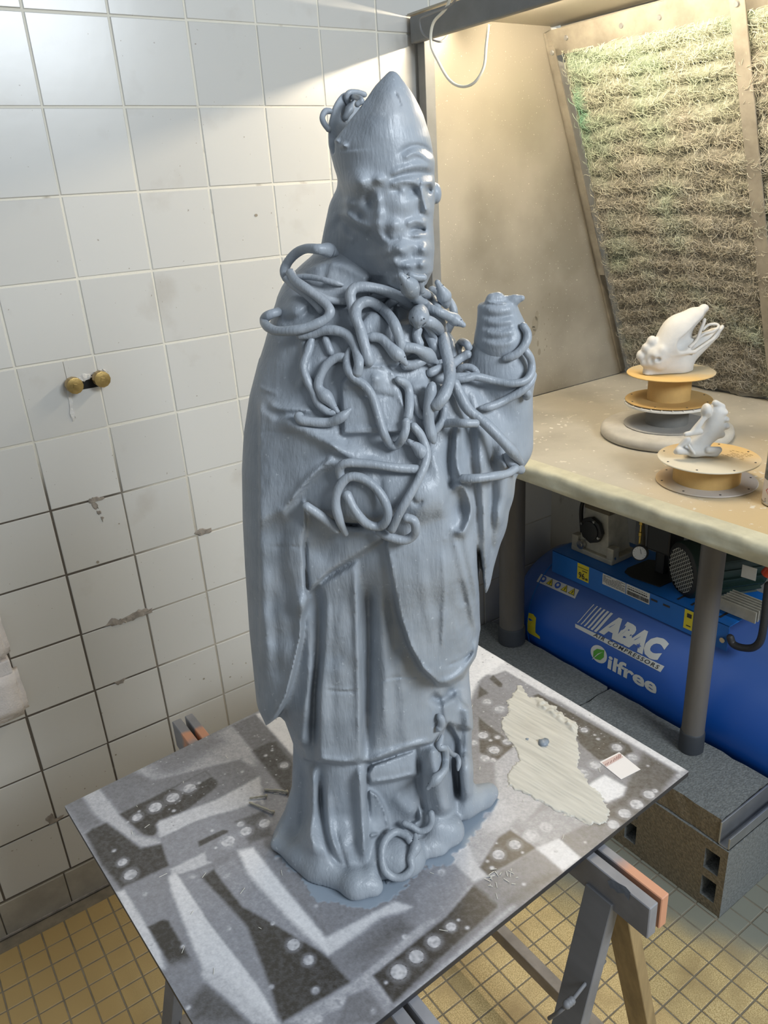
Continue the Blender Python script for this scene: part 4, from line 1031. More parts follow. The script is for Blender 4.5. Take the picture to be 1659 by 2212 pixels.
spray(3, [(1350, 1350), (1440, 1320), (1500, 1400), (1540, 1470), (1300, 1477)], .30, .003)
spray(8, [(0, 1290), (330, 1280), (360, 1420), (100, 1545), (0, 1545)], .05, .006, str_=.0)
spray(7, [(850, 1850), (960, 1740), (1150, 1860), (1240, 1991), (870, 1991)], .12, .012)
spray(7, [(750, 1640), (900, 1600), (960, 1740), (850, 1850)], .40, .010)
spray(7, [(940, 1700), (1000, 1650), (1200, 1830), (1380, 1991), (1240, 1991), (1100, 1860)], .74, .005)
# near side strip and the crossing bands
spray(8, [(480, 1300), (1000, 900), (1200, 820), (1500, 700), (1650, 640), (1400, 900), (590, 1480)], .32, .006)
spray(8, [(440, 1290), (980, 815), (1020, 830), (500, 1290), (590, 1440), (560, 1450)], .60, .003)
spray(8, [(486, 1296), (510, 1280), (860, 1000), (1008, 828), (1118, 898), (1127, 945), (860, 1180), (592, 1437)], .02, .0025)
spray(8, [(600, 1450), (900, 1190), (1200, 930), (1220, 945), (720, 1400), (600, 1500)], .62, .004)
spray(8, [(860, 700), (1000, 580), (1060, 620), (1130, 790), (1000, 822)], .74, .005)
spray(8, [(700, 880), (880, 700), (1000, 820), (860, 980), (750, 1030)], .46, .004)
spray(8, [(1000, 828), (1080, 790), (1320, 650), (1450, 740), (1455, 765), (1300, 850), (1150, 960)], .30, .005)
spray(8, [(1320, 800), (1455, 745), (1440, 790), (1300, 870), (1170, 930)], .08, .010, str_=.8)
spray(8, [(1030, 560), (1180, 520), (1330, 640), (1075, 790), (1030, 745), (960, 600)], .55, .004)
spray(8, [(1035, 742), (1130, 590), (1190, 552), (1325, 645), (1078, 786)], .02, .0025)
spray(8, [(1330, 640), (1440, 590), (1545, 690), (1455, 745)], .86, .004)
spray(8, [(1445, 595), (1470, 575), (1650, 515), (1659, 660), (1555, 690)], .28, .003)
spray(8, [(1000, 430), (1180, 330), (1260, 480), (1150, 560), (1010, 540)], .66, .008)
# right part
spray(2, [(60, 120), (90, 120), (1232, 768), (1180, 805), (980, 685), (500, 400), (60, 240)], .84, .005)
spray(2, [(145, 290), (160, 275), (230, 248), (420, 360), (540, 470), (380, 470), (215, 335)], .42, .003)
spray(2, [(143, 292), (165, 272), (215, 320), (213, 338), (195, 338)], .06, .002)
spray(2, [(380, 385), (410, 375), (905, 655), (925, 690), (880, 715), (740, 735), (640, 650), (520, 470)], .05, .0025)
spray(2, [(90, 330), (140, 370), (80, 400)], .05, .003)
spray(2, [(950, 760), (985, 695), (1165, 800), (1040, 955), (860, 1130), (700, 1085), (790, 990), (880, 930), (890, 870)], .10, .006)
spray(2, [(625, 905), (770, 815), (890, 882), (870, 930), (785, 965)], .95, .004)
spray(2, [(170, 745), (280, 660), (470, 930), (330, 1080), (180, 900)], .60, .004)
spray(2, [(85, 500), (130, 540), (285, 650), (172, 748), (90, 690)], .04, .0025)
spray(2, [(300, 1080), (540, 960), (700, 1080), (520, 1160), (400, 1210)], .52, .005)
spray(2, [(530, 1165), (555, 1145), (655, 1088), (790, 1100), (830, 1120), (650, 1255), (600, 1230)], .26, .003)
spray(2, [(400, 1215), (525, 1165), (640, 1270), (545, 1340)], .86, .004)
# left corner towards the wall and the far white corner
spray(6, [(1190, 395), (1310, 340), (1500, 550), (1500, 760), (1300, 530)], .26, .003)
spray(6, [(1290, 525), (1380, 480), (1410, 480), (1500, 590), (1490, 780), (1460, 745)], .05, .004)
spray(6, [(1312, 338), (1500, 250), (2300, -60), (2600, 60), (2400, 200), (1495, 545)], .98, .004)
spray(0, [(700, 1560), (950, 1330), (1060, 1410), (1000, 1550), (800, 1650)], .92, .006)
# overspray mottle, then droplets
gr = np.random.default_rng(9)
coat += (vnoise(PX + 1, PY_ + 2, .004, 31) - .5) * .10 + (vnoise(PX + 1, PY_ + 2, .0017, 32) - .5) * .11 * np.clip(coat * 2, 0, 1) + gr.normal(0, .022, PX.shape)
DOTS = [(6, 970, 718, .0105), (6, 885, 765, .0105), (6, 795, 815, .0105), (6, 702, 866, .008), (6, 712, 836, .0022), (6, 655, 890, .0015), (6, 890, 833, .0028), (6, 1020, 690, .003), (6, 668, 1160, .0095), (6, 627, 1096, .007), (6, 584, 1037, .0028),
        (6, 743, 1260, .003), (6, 775, 1517, .0025), (6, 935, 1528, .0025), (6, 1168, 990, .0105), (6, 1087, 934, .0025), (6, 1105, 1022, .002), (6, 988, 1170, .003), (6, 1158, 1167, .0025), (6, 1240, 633, .0028), (6, 1455, 600, .0075), (6, 1393, 524, .0022), (6, 1360, 550, .003),
        (6, 1260, 937, .009), (6, 1355, 897, .009), (6, 1232, 902, .006), (6, 1503, 1518, .0085), (6, 1580, 1597, .0072), (6, 1616, 1752, .0042), (6, 1175, 1437, .0022), (6, 1395, 1410, .0022), (6, 963, 1840, .003), (6, 1632, 1900, .0035), (6, 1390, 1735, .0025), (3, 1205, 1327, .0035), (3, 1300, 1385, .0055), (3, 1465, 1420, .003), (3, 1220, 1457, .0035), (3, 1180, 1475, .006),
        (3, 1015, 1027, .002), (3, 1208, 948, .0028), (3, 1032, 733, .0028), (3, 1008, 1310, .0025), (3, 1605, 1086, .0035), (3, 1330, 1380, .002),
        (8, 620, 1278, .0105), (8, 710, 1200, .0095), (8, 800, 1124, .0088), (8, 887, 1048, .0068), (8, 555, 1333, .0022), (8, 925, 1013, .002), (8, 970, 1053, .0026), (8, 1130, 678, .0088), (8, 1214, 627, .0088), (8, 1073, 712, .0022), (8, 1253, 667, .002), (8, 1097, 746, .003), (8, 1296, 582, .008), (8, 1375, 537, .0065), (8, 838, 768, .005), (8, 1260, 830, .0022), (8, 1120, 620, .0015),
        (2, 132, 418, .008), (2, 202, 458, .010), (2, 170, 680, .0095), (2, 240, 635, .008), (2, 660, 572, .0065), (2, 717, 598, .0022), (2, 735, 620, .003), (2, 838, 667, .009), (2, 922, 720, .008), (2, 1006, 766, .0022), (2, 1172, 820, .003), (2, 1045, 902, .004), (2, 1012, 922, .0088), (2, 945, 975, .010), (2, 880, 1025, .0095), (2, 818, 1085, .009), (2, 650, 808, .010), (2, 595, 858, .009), (2, 720, 762, .009), (2, 452, 1100, .0065), (2, 370, 1148, .009),
        (2, 188, 610, .005), (2, 150, 627, .003), (2, 120, 725, .008), (2, 165, 735, .005), (2, 505, 1230, .003), (2, 430, 1172, .0025), (2, 665, 1182, .002), (2, 332, 1410, .002), (2, 935, 990, .003), (2, 60, 640, .006), (2, 110, 600, .009)]
for z, x, y, r in DOTS:
    (cx, cy), = bpx(z, [(x, y)]); d = np.hypot(PX - cx, PY_ - cy); m = np.clip(.5 - (d - r * .92) / .0012, 0, 1)
    halo = np.clip(1 - (d - r) / (r * .5 + .0005), 0, 1) * .22 * (d > r)
    coat = coat * (1 - m) + (.66 + (vnoise(PX, PY_, .003, 5) - .5) * .35) * m; coat = coat + halo * (1 - coat)
for i in range(1500):       # fine spatter
    cx = gr.uniform(-.32, .44); cy = gr.uniform(-1.15, -.56); r = gr.uniform(.0003, .0012)
    i0 = int((cx + .3245) / .762 * NU); j0 = int((-cy - .565) / .57 * NV); sl = (slice(max(i0 - 6, 0), i0 + 7), slice(max(j0 - 14, 0), j0 + 15))
    d = np.hypot(PX[sl] - cx, PY_[sl] - cy); m = np.clip(.5 - (d - r) / .0012, 0, 1); coat[sl] = coat[sl] * (1 - m) + gr.choice([.8, .8, .2]) * m
coat = np.clip(coat, 0, 1)[..., None]
dark = np.array([.052, .045, .036]); mid = np.array([.30, .30, .325]); wht = np.array([.80, .79, .80])
Cb = np.where(coat < .5, dark * (1 - coat * 2) + mid * coat * 2, mid * (2 - coat * 2) + wht * (coat * 2 - 1))
# puddle of the statue's grey-blue paint round its foot
pud = poly_sd(PX, PY_, bpx(8, [(0, 690), (80, 770), (130, 800), (170, 880), (210, 920), (330, 930), (420, 962), (520, 950), (600, 890), (680, 850), (760, 790), (860, 740), (900, 700), (980, 600), (1130, 400), (1060, 380), (500, 600), (100, 600)]))
pud += (vnoise(PX, PY_, .012, 51) - .5) * .012 + (vnoise(PX, PY_, .004, 52) - .5) * .006
hole = poly_sd(PX, PY_, bpx(8, [(660, 830), (760, 740), (840, 745), (790, 800), (700, 860)])) + (vnoise(PX, PY_, .004, 53) - .5) * .012
mk = (np.clip(.5 - pud / .002, 0, 1) * np.clip(.5 + hole / .0015, 0, 1))[..., None]
Cb = Cb * (1 - mk) + np.array([.27, .32, .38]) * mk
V = np.stack([PX, PY_, np.full(PX.shape, ZB)], -1)
V[..., 2] += (mk[..., 0] * .0007)
ii = np.arange(NU * NV).reshape(NU, NV)
Fq = np.stack([ii[:-1, :-1], ii[:-1, 1:], ii[1:, 1:], ii[1:, :-1]], -1).reshape(-1, 4)
me = np_mesh('painted_face', V.reshape(-1, 3), Fq); set_vcol(me, Cb.reshape(-1, 3))
board = empty('plywood_board', (.06, -.85, ZB - .009)); tag(board, 'square board covered in grey and white stencil overspray, lying on two trestles', 'board')
def face_mat():
    return mat('sprayed board face', rough=.33, vcol='col', bump=.12, bscale=500, bdist=.0006)
meshobj('painted_face', me, face_mat(), board)
M_BEDGE = mat('dark board edge', (.035, .035, .04), .5, mottle=.3, mscale=40)
bm = bmesh.new(); prism(bm, [tuple(q) for q in QB], ZB - .0090, ZB - .0004); fin('core_sheet', bm, M_BEDGE, board, bevel=.0006, seg=1)
# smear of cream paint, thick enough to have an edge
SX, SY = np.meshgrid(np.linspace(.16, .45, 330), np.linspace(-1.13, -.66, 480), indexing='ij')
sm = poly_sd(SX, SY, bpx(2, [(300, 335), (320, 335), (365, 395), (440, 400), (470, 425), (560, 500), (612, 530), (628, 600), (618, 640), (640, 700), (622, 770), (660, 830), (700, 880), (790, 975), (800, 1010), (780, 1070), (700, 1085), (640, 1070), (480, 1000), (350, 925), (250, 880), (240, 850), (262, 780), (300, 745), (305, 700), (270, 660), (232, 600), (205, 560), (220, 500), (245, 480), (240, 420), (275, 380)]))
sm += (vnoise(SX, SY, .010, 61) - .5) * .007 + (vnoise(SX, SY, .0035, 62) - .5) * .005
dx_, dy_ = .25, -1.0
st = vnoise((SX * .85 + SY * .1) * 1.0, (SX * .05 + SY) * .08 + 2, .0022, 63)
hgt = np.clip(-sm / .002, 0, 1) * (.0008 + .0009 * st); lump = poly_sd(SX, SY, bpx(2, [(390, 400), (470, 420), (560, 500), (620, 540), (610, 600), (560, 560), (480, 500), (400, 450)]))
hgt += np.clip(-lump / .006, 0, 1) * .005 * vnoise(SX, SY, .006, 64) * (sm < 0)
keep = sm < .0008
Vs = np.stack([SX, SY, ZB + .0002 + hgt], -1); ii = np.arange(SX.size).reshape(SX.shape)
q = np.stack([ii[:-1, :-1], ii[1:, :-1], ii[1:, 1:], ii[:-1, 1:]], -1).reshape(-1, 4); kq = keep.ravel()[q].all(1); q = q[kq]
un, inv = np.unique(q, return_inverse=True); q = inv.reshape(q.shape)
me = np_mesh('paint_smear', Vs.reshape(-1, 3)[un], q); cc = np.array([.58, .555, .49]) * (.86 + .26 * st[..., None]); cc = cc + (vnoise(SX, SY, .05, 66)[..., None] - .5) * .08
set_vcol(me, cc.reshape(-1, 3)[un]); o = meshobj('paint_smear', me, mat('cream paint smear', rough=.5, vcol='col'), board, smooth=True); o['label'] = 'broad smear of cream paint brushed over the board'
# lump of clay, paper label, twigs
M_STAT0 = mat('grey blue lump', (.27, .31, .36), .4, mottle=.3, mscale=80)
def crumb(u, v, r, seed, parent, m, name='clay_crumb', fl=.6):
    p = onp(u, v, 2, ZB); rr = random.Random(seed); bm = bmesh.new(); bmesh.ops.create_icosphere(bm, subdivisions=2, radius=r)
    for w in bm.verts: w.co *= rr.uniform(.75, 1.25); w.co.z *= fl
    bmesh.ops.translate(bm, verts=bm.verts, vec=(p[0], p[1], ZB + r * fl * .45)); return fin(name, bm, m, parent, smooth=True)
c = crumb(1175, 1607, .0085, 3, None, M_STAT0); tag(c, 'small grey blue lump of clay sitting on the cream paint smear', 'lump')
c = crumb(1139, 1598, .003, 5, None, M_STAT0); tag(c, 'tiny grey crumb of clay left of the lump on the cream smear', 'crumb')
c = crumb(838, 1906, .0036, 6, None, M_STAT0); tag(c, 'tiny clay crumb at the front of the statue foot on the board', 'crumb')
M_PAPER = mat('glossy paper', (.78, .74, .72), .4)
pl_ = empty('price_label', tuple(onp(1340, 1655, 2, ZB))); tag(pl_, 'white paper label with faded pink print stuck to the board by its right corner', 'label')
def onboard(name, z, pts, m, par, lift, t=.0):
    P = bpx(z, pts); bm = bmesh.new()
    if t: prism(bm, P, ZB + .0003, ZB + lift)
    else: bm.faces.new([bm.verts.new((p[0], p[1], ZB + lift)) for p in P]); bmesh.ops.recalc_face_normals(bm, faces=bm.faces)
    bmesh.ops.triangulate(bm, faces=bm.faces[:]); return fin(name, bm, m, par)
onboard('paper', 2, [(743, 748), (850, 694), (966, 788), (860, 842)], M_PAPER, pl_, .0009, 1)
onboard('pink_zone', 2, [(756, 752), (850, 703), (872, 722), (780, 775)], mat('pale pink print', (.62, .46, .42), .5), pl_, .0013)
for k, (a, b_) in enumerate([((770, 770), (778, 766)), ((782, 765), (790, 759)), ((800, 757), (806, 750)), ((816, 748), (822, 738)), ((828, 740), (836, 728)), ((840, 735), (848, 716)), ((850, 730), (858, 714))]):
    onboard('print_stroke', 2, [a, (a[0] + 4, a[1] - 1), (b_[0] + 4, b_[1] - 10), (b_[0], b_[1] - 9)], mat('faded brown ink', (.25, .12, .10), .6) if k == 0 else bpy.data.materials['faded brown ink'], pl_, .0016)
M_TWIG = mat('paint dusted twig', (.42, .39, .31), .8)
for z, pts, r, lb in ((3, [(980, 433), (1040, 438), (1078, 445)], .0017, 'thin painted twig touching the back of the robe, topmost of three'),
                      (3, [(914, 470), (950, 466), (986, 462)], .0014, 'shortest painted twig, lying between the other two on the board'),
                      (3, [(912, 490), (960, 510), (1018, 535)], .0015, 'painted twig lowest of the three left of the robe'),
                      (2, [(225, 858), (320, 885), (425, 945)], .0007, None), ):
    P = [(p[0], p[1], ZB + r + .0008) for p in bpx(z, pts)]
    if lb is None: continue
    w = spline(P, 6); w[:, 2] += np.linspace(0, 1, len(w)) * .0012
    rr = r * (1 + .25 * np.sin(np.arange(len(w)) * 1.7)); rr[-1] *= 1.6
    o = tube('twig', w, rr, M_TWIG, n=7); tag(o, lb, 'twig', 'twigs on the board')
# loose fibres on the board
bm = bmesh.new(); r = random.Random(12)
FIB = [(8, 120, 80, -.5), (8, 1290, 395, 0), (2, 430, 935, .6), (3, 1260, 1196, 0), (7, 770, 1725, -.2), (8, 1145, 990, -.4), (8, 620, 620, .3)]
for k in range(46):
    x = r.uniform(-.28, .42); y = r.uniform(-1.12, -.62); a = r.uniform(0, PI); L = r.uniform(.003, .011)
    box(bm, (x, y, ZB + .0010), (L, .0005, .0004), Matrix.Rotation(a, 3, 'Z'))
for k in range(20):
    (x, y), = bpx(8, [(r.uniform(1050, 1230), r.uniform(740, 850))]); box(bm, (x, y, ZB + .0010), (r.uniform(.003, .009), .0006, .0004), Matrix.Rotation(r.uniform(0, PI), 3, 'Z'))
o = fin('loose_fibres', bm, M_WP, board); tag(o, kind='stuff')
# ================================================================== STATUE
# Sculpted as signed distance fields in a frame (u right, w towards the room, z up), then meshed.
OO = np.array([0.04, -.93]); UU = np.array([.8160, -.5780]); WW = np.array([-.5780, -.8160])
def l2w(u, w, z): return OO[0] + u * UU[0] + w * WW[0], OO[1] + u * UU[1] + w * WW[1], z
def at(px, py, w):                     # point of the plane w seen at a pixel -> local (u, w, z)
    d = ray(px, py); t = (w - (CAM[:2] - OO) @ WW) / (d[:2] @ WW); p = CAM + t * d
    return np.array([(p[:2] - OO) @ UU, w, p[2]])
def onb(px, py, r=0.0):                # point above the board
    p = onp(px, py, 2, ZB + r); return np.array([(p[:2] - OO) @ UU, (p[:2] - OO) @ WW, ZB + r])
def toloc(P): P = np.asarray(P, float); return np.stack([(P[..., :2] - OO) @ UU, (P[..., :2] - OO) @ WW, P[..., 2]], -1)
def smin(a, b, k): h = np.clip(.5 + .5 * (b - a) / k, 0, 1); return b * (1 - h) + a * h - k * h * (1 - h)
def smax(a, b, k): return -smin(-a, -b, k)
def keyed(z, K):
    K = np.array(K, float); return [np.interp(z, K[:, 0], K[:, i]) for i in range(1, K.shape[1])]
class Relief:
    """heights in metres over the visible side, drawn in image-aligned strokes and patches"""
    def __init__(s, x0, y0, x1, y1, k=1.0):
        s.x0, s.y0, s.k = x0, y0, k; s.H = np.zeros((int((y1 - y0) * k), int((x1 - x0) * k)), np.float32)
    def _box(s, pts, pad):
        P = np.array(pts, float); a = np.clip(((P.min(0) - pad - (s.x0, s.y0)) * s.k).astype(int), 0, None); b = ((P.max(0) + pad - (s.x0, s.y0)) * s.k).astype(int) + 1
        sl = (slice(a[1], min(b[1], s.H.shape[0])), slice(a[0], min(b[0], s.H.shape[1])))
        Y, X = np.mgrid[sl]; return sl, X / s.k + s.x0, Y / s.k + s.y0
    def stroke(s, pts, w, a, taper=True):
        pts = spline(pts, 6) if len(pts) > 2 else np.array(pts, float)
        sl, X, Y = s._box(pts, w * 2.6); d2 = np.full(X.shape, 1e9); tt = np.zeros(X.shape); n = len(pts) - 1
        for i in range(n):
            ax, ay = pts[i]; ex, ey = pts[i + 1] - pts[i]; t = np.clip(((X - ax) * ex + (Y - ay) * ey) / (ex * ex + ey * ey + 1e-9), 0, 1)
            q = (X - ax - t * ex) ** 2 + (Y - ay - t * ey) ** 2; m = q < d2; d2[m] = q[m]; tt[m] = ((i + t) / n)[m]
        f = np.minimum(1, np.minimum(tt, 1 - tt) * 6 + .15) if taper else 1.0
        s.H[sl] += a * np.exp(-d2 / (w * w)) * f
    def blob(s, x, y, rx, ry, a, rot=0.0):
        sl, X, Y = s._box([(x - rx * 2.5, y - ry * 2.5), (x + rx * 2.5, y + ry * 2.5)], max(rx, ry)); c, n = math.cos(rot), math.sin(rot)
        dx = (X - x) * c + (Y - y) * n; dy = -(X - x) * n + (Y - y) * c; s.H[sl] += a * np.exp(-(dx / rx) ** 2 - (dy / ry) ** 2)
    def patch(s, pts, a, f=6, mode='add', rough=0.0):
        sl, X, Y = s._box(pts, f + 4); sd = poly_sd(X, Y, pts)
        if rough: sd = sd + (vnoise(X, Y, 14, 3) - .5) * rough
        m = np.clip(.5 - sd / f, 0, 1); m = m * m * (3 - 2 * m)
        if mode == 'add': s.H[sl] += a * m
        else: s.H[sl] = s.H[sl] * (1 - m) + a * m
    def sample(s, px, py):
        x = np.clip((px - s.x0) * s.k, 0, s.H.shape[1] - 1.001); y = np.clip((py - s.y0) * s.k, 0, s.H.shape[0] - 1.001)
        xi = x.astype(np.int32); yi = y.astype(np.int32); fx = x - xi; fy = y - yi; H = s.H
        return (H[yi, xi] * (1 - fx) + H[yi, xi + 1] * fx) * (1 - fy) + (H[yi + 1, xi] * (1 - fx) + H[yi + 1, xi + 1] * fx) * fy
def pxl(u, w, z):
    x, y, z = l2w(u, w, z); x = x - CAM[0]; y = y - CAM[1]; z = z - CAM[2]
    a = RM[0, 0] * x + RM[0, 1] * y + RM[0, 2] * z; b = RM[1, 0] * x + RM[1, 1] * y + RM[1, 2] * z; c = RM[2, 0] * x + RM[2, 1] * y + RM[2, 2] * z
    return IW / 2 + FPX * a / c, IH / 2 + FPX * b / c
# ---------------- body relief
B = Relief(500, 540, 1180, 1990)
# robe opening between the two halves of the cope
B.patch([(662, 1085), (657, 1180), (660, 1268), (668, 1292), (655, 1335), (652, 1380), (638, 1440), (622, 1505), (598, 1550), (560, 1590), (540, 1990), (1120, 1990), (1070, 1520), (1052, 1400), (1046, 1300), (1036, 1190), (985, 1112), (900, 1140), (760, 1130), (700, 1118)], -.030, 10)
B.patch([(620, 1640), (500, 1700), (480, 1990), (700, 1990), (1100, 1990), (1060, 1640)], .010, 60)
B.patch([(660, 1800), (800, 1800), (830, 1990), (640, 1990)], .028, 90)
# drape of the sleeve hanging under the forearm
B.patch([(655, 1085), (700, 1120), (760, 1140), (832, 1150), (826, 1166), (760, 1206), (712, 1235), (668, 1278), (662, 1230)], .020, 11)
B.stroke([(668, 1275), (710, 1238), (762, 1207), (820, 1170)], 5, .004)
B.blob(700, 1190, 28, 30, -.005)
# rochet folds
B.patch([(690, 1262), (772, 1212), (778, 1400), (783, 1640), (745, 1650), (686, 1642), (684, 1500)], .014, 16)
B.stroke([(768, 1230), (774, 1400), (781, 1640)], 9, .006)
B.stroke([(694, 1270), (690, 1400), (680, 1500), (676, 1610)], 8, -.016)
B.stroke([(664, 1300), (668, 1450), (656, 1560), (650, 1620)], 12, .008)
B.stroke([(796, 1260), (796, 1400), (793, 1640)], 11, -.018)
B.stroke([(820, 1240), (830, 1400), (832, 1600)], 14, .009)
B.stroke([(862, 1400), (872, 1520), (880, 1620)], 16, .005)
B.stroke([(722, 1300), (716, 1460), (722, 1620)], 10, -.0025)
B.stroke([(700, 1488), (745, 1494), (778, 1490)], 2.5, -.0022); B.stroke([(700, 1485), (745, 1490), (778, 1486)], 2.5, .0016)
B.stroke([(812, 1478), (850, 1464), (910, 1464)], 2.5, -.0022); B.stroke([(812, 1482), (850, 1468), (910, 1468)], 2.5, .0012)
# below the hem the alb lies deeper
B.patch([(600, 1600), (640, 1618), (655, 1641), (690, 1647), (768, 1650), (786, 1645), (800, 1646), (862, 1624), (935, 1604), (970, 1560), (990, 1600), (1000, 1990), (560, 1990)], -.015, 5)
B.stroke([(686, 1640), (730, 1646), (775, 1643)], 5, .004); B.stroke([(800, 1640), (860, 1618), (930, 1598)], 6, .005)
B.stroke([(655, 1655), (658, 1720), (648, 1800), (600, 1830)], 9, -.009)
B.stroke([(674, 1650), (676, 1730), (672, 1800), (680, 1850)], 11, .010)
B.stroke([(692, 1660), (696, 1760), (714, 1840), (745, 1880)], 7, -.011)
B.stroke([(706, 1700), (712, 1790), (730, 1850)], 9, .005)
B.stroke([(722, 1790), (740, 1850), (752, 1880)], 5, -.005)
B.stroke([(775, 1655), (782, 1760), (790, 1870)], 10, .014)
B.stroke([(762, 1670), (758, 1740), (768, 1860)], 10, -.003)
B.stroke([(628, 1650), (622, 1720), (606, 1790)], 12, .008)
B.patch([(792, 1650), (900, 1618), (902, 1700), (905, 1770), (850, 1800), (800, 1800), (792, 1720)], -.016, 9)
B.patch([(794, 1672), (806, 1652), (862, 1632), (898, 1620), (902, 1674), (850, 1686), (800, 1694)], .017, 7)
B.stroke([(800, 1690), (850, 1684), (900, 1670)], 5, .004)
B.patch([(797, 1705), (815, 1718), (832, 1750), (842, 1792), (800, 1810)], .012, 5)
B.stroke([(805, 1708), (828, 1740), (840, 1788)], 3.5, .005)
B.stroke([(850, 1720), (870, 1740), (895, 1760)], 14, .006)
B.stroke([(905, 1630), (906, 1700), (915, 1760)], 7, -.018)
B.stroke([(935, 1600), (945, 1680), (968, 1775)], 24, .024)
B.stroke([(982, 1650), (992, 1720), (998, 1770)], 7, -.012)
B.stroke([(1012, 1500), (1016, 1620), (1010, 1750)], 20, .016)
B.patch([(950, 1500), (1000, 1490), (1030, 1500), (1030, 1580), (960, 1560)], .006, 12)
B.patch([(975, 1775), (1000, 1768), (1030, 1758), (1100, 1990), (950, 1990)], -.06, 6)
# the tongue of the chasuble in front
B.patch([(832, 1178), (846, 1120), (880, 1085), (985, 1070), (1030, 1180), (1036, 1290), (1042, 1360), (1030, 1420), (1000, 1462), (968, 1480), (946, 1480), (912, 1446), (884, 1396), (862, 1330), (848, 1260), (838, 1210)], .001, 8, mode='set')
B.stroke([(840, 1200), (852, 1290), (872, 1365), (905, 1435), (945, 1474)], 6, .005)
B.stroke([(948, 1476), (985, 1462), (1018, 1425), (1034, 1380)], 7, .005)
B.stroke([(885, 1180), (902, 1300), (935, 1430)], 12, -.0015); B.stroke([(925, 1180), (935, 1300), (950, 1430)], 11, -.0015)
B.stroke([(905, 1180), (920, 1300), (945, 1420)], 10, .0010)
B.stroke([(955, 1180), (960, 1290), (953, 1420)], 5, .0035)
B.stroke([(960, 1440), (1000, 1425), (1024, 1405)], 2.5, -.0025)
B.stroke([(930, 1500), (950, 1512), (985, 1490)], 10, -.012)
B.stroke([(975, 1140), (998, 1230), (1012, 1290), (1030, 1370)], 7, .004)
B.stroke([(990, 1250), (1006, 1310)], 9, -.003)
B.stroke([(1000, 1130), (1012, 1200), (1026, 1270), (1030, 1330)], 8, .004)
# right half of the cope and its hanging sleeve
B.stroke([(1002, 830), (1018, 960), (1030, 1100), (1040, 1260)], 11, -.009)
B.stroke([(1034, 900), (1040, 1050), (1048, 1230)], 13, .007)
B.stroke([(1062, 960), (1062, 1080), (1056, 1220)], 9, -.007)
B.stroke([(1084, 930), (1090, 1040), (1076, 1150)], 14, .006)
B.stroke([(1104, 960), (1112, 1030)], 9, -.005)
B.stroke([(1070, 985), (1100, 1010), (1122, 1015)], 8, .007)
B.stroke([(975, 1060), (1000, 1050), (1018, 1100), (1000, 1150), (980, 1145)], 8, .012); B.blob(995, 1100, 14, 22, -.006)
B.stroke([(930, 960), (945, 1050), (955, 1120)], 14, .008)
B.stroke([(945, 1000), (958, 1100)], 4, .004)
B.stroke([(975, 920), (968, 1000), (975, 1060)], 7, -.010); B.stroke([(992, 900), (986, 990), (1000, 1040)], 7, .008)
# left half of the cope
B.patch([(540, 860), (600, 905), (700, 905), (740, 935), (735, 975), (700, 990), (690, 1010), (655, 1045), (610, 1105), (540, 1150)], .006, 20)
B.stroke([(722, 985), (700, 1004), (660, 1042), (612, 1104)], 7, .010); B.blob(612, 1112, 12, 14, .006)
B.stroke([(600, 905), (660, 930), (740, 970), (800, 990)], 16, .010)
B.stroke([(612, 1120), (606, 1200), (618, 1300), (640, 1400)], 16, -.005)
B.blob(648, 1305, 12, 20, .011)
B.stroke([(652, 1340), (645, 1400), (618, 1500), (596, 1545)], 8, .006)
B.stroke([(560, 1050), (566, 1250), (580, 1450)], 16, .005)
B.stroke([(590, 1250), (596, 1380), (600, 1480)], 14, -.003)
B.stroke([(548, 832), (585, 846), (600, 850)], 3, .003); B.stroke([(580, 870), (600, 882), (640, 884), (680, 890)], 7, .006); B.stroke([(585, 1182), (655, 1180)], 2, -.0018)
B.stroke([(530, 935), (590, 932), (640, 938), (720, 935)], 2, -.0015)
# plate on the chest, capelet, neckline
B.patch([(738, 826), (764, 796), (790, 788), (830, 790), (852, 806), (862, 840), (880, 890), (890, 915), (885, 935), (740, 938)], .012, 5)
B.stroke([(765, 796), (800, 789), (838, 794), (856, 818), (868, 856)], 3.5, .004)
B.blob(812, 818, 14, 15, .007)
B.stroke([(725, 857), (800, 855), (868, 856)], 2, -.0022); B.stroke([(735, 925), (800, 928), (888, 918)], 2, -.0022)
B.patch([(740, 840), (790, 838), (860, 860), (884, 915), (740, 925)], -.003, 5)
B.patch([(775, 700), (800, 672), (835, 680), (860, 720), (862, 790), (780, 788)], .010, 10)
B.stroke([(600, 690), (640, 690), (690, 660), (740, 655), (790, 650)], 10, -.006)
B.blob(640, 670, 24, 30, .008)
B.stroke([(640, 600), (700, 640), (790, 648)], 8, .006); B.stroke([(660, 590), (720, 570), (770, 590), (800, 605)], 10, .006)
B.patch([(795, 606), (880, 600), (930, 620), (930, 690), (850, 700), (800, 660)], -.028, 10)
B.patch([(855, 655), (930, 680), (900, 760), (860, 780)], .014, 10)
B.patch([(900, 700), (985, 690), (1010, 780), (985, 830), (930, 830)], -.018, 14)
B.stroke([(640, 850), (660, 800), (655, 740), (670, 700)], 8, .005)
B.patch([(715, 560), (800, 580), (800, 640), (700, 620)], .004, 10)
B.stroke([(880, 830), (930, 850), (945, 900)], 12, .008)
B.stroke([(700, 950), (760, 990), (820, 1000)], 9, .006)
# lumps and grain of the brushed clay
gg = np.random.default_rng(3)
for _ in range(260):
    B.blob(gg.uniform(560, 1040), gg.uniform(900, 1850), gg.uniform(1.2, 2.4), gg.uniform(1.2, 2.6), gg.uniform(.0006, .0018))
yy, xx = np.mgrid[0:B.H.shape[0], 0:B.H.shape[1]].astype(float)
B.H += ((vnoise(xx, yy, 38, 5) - .5) * .004 + (vnoise(xx, yy * .25, 7, 6) - .5) * .0010).astype(np.float32)

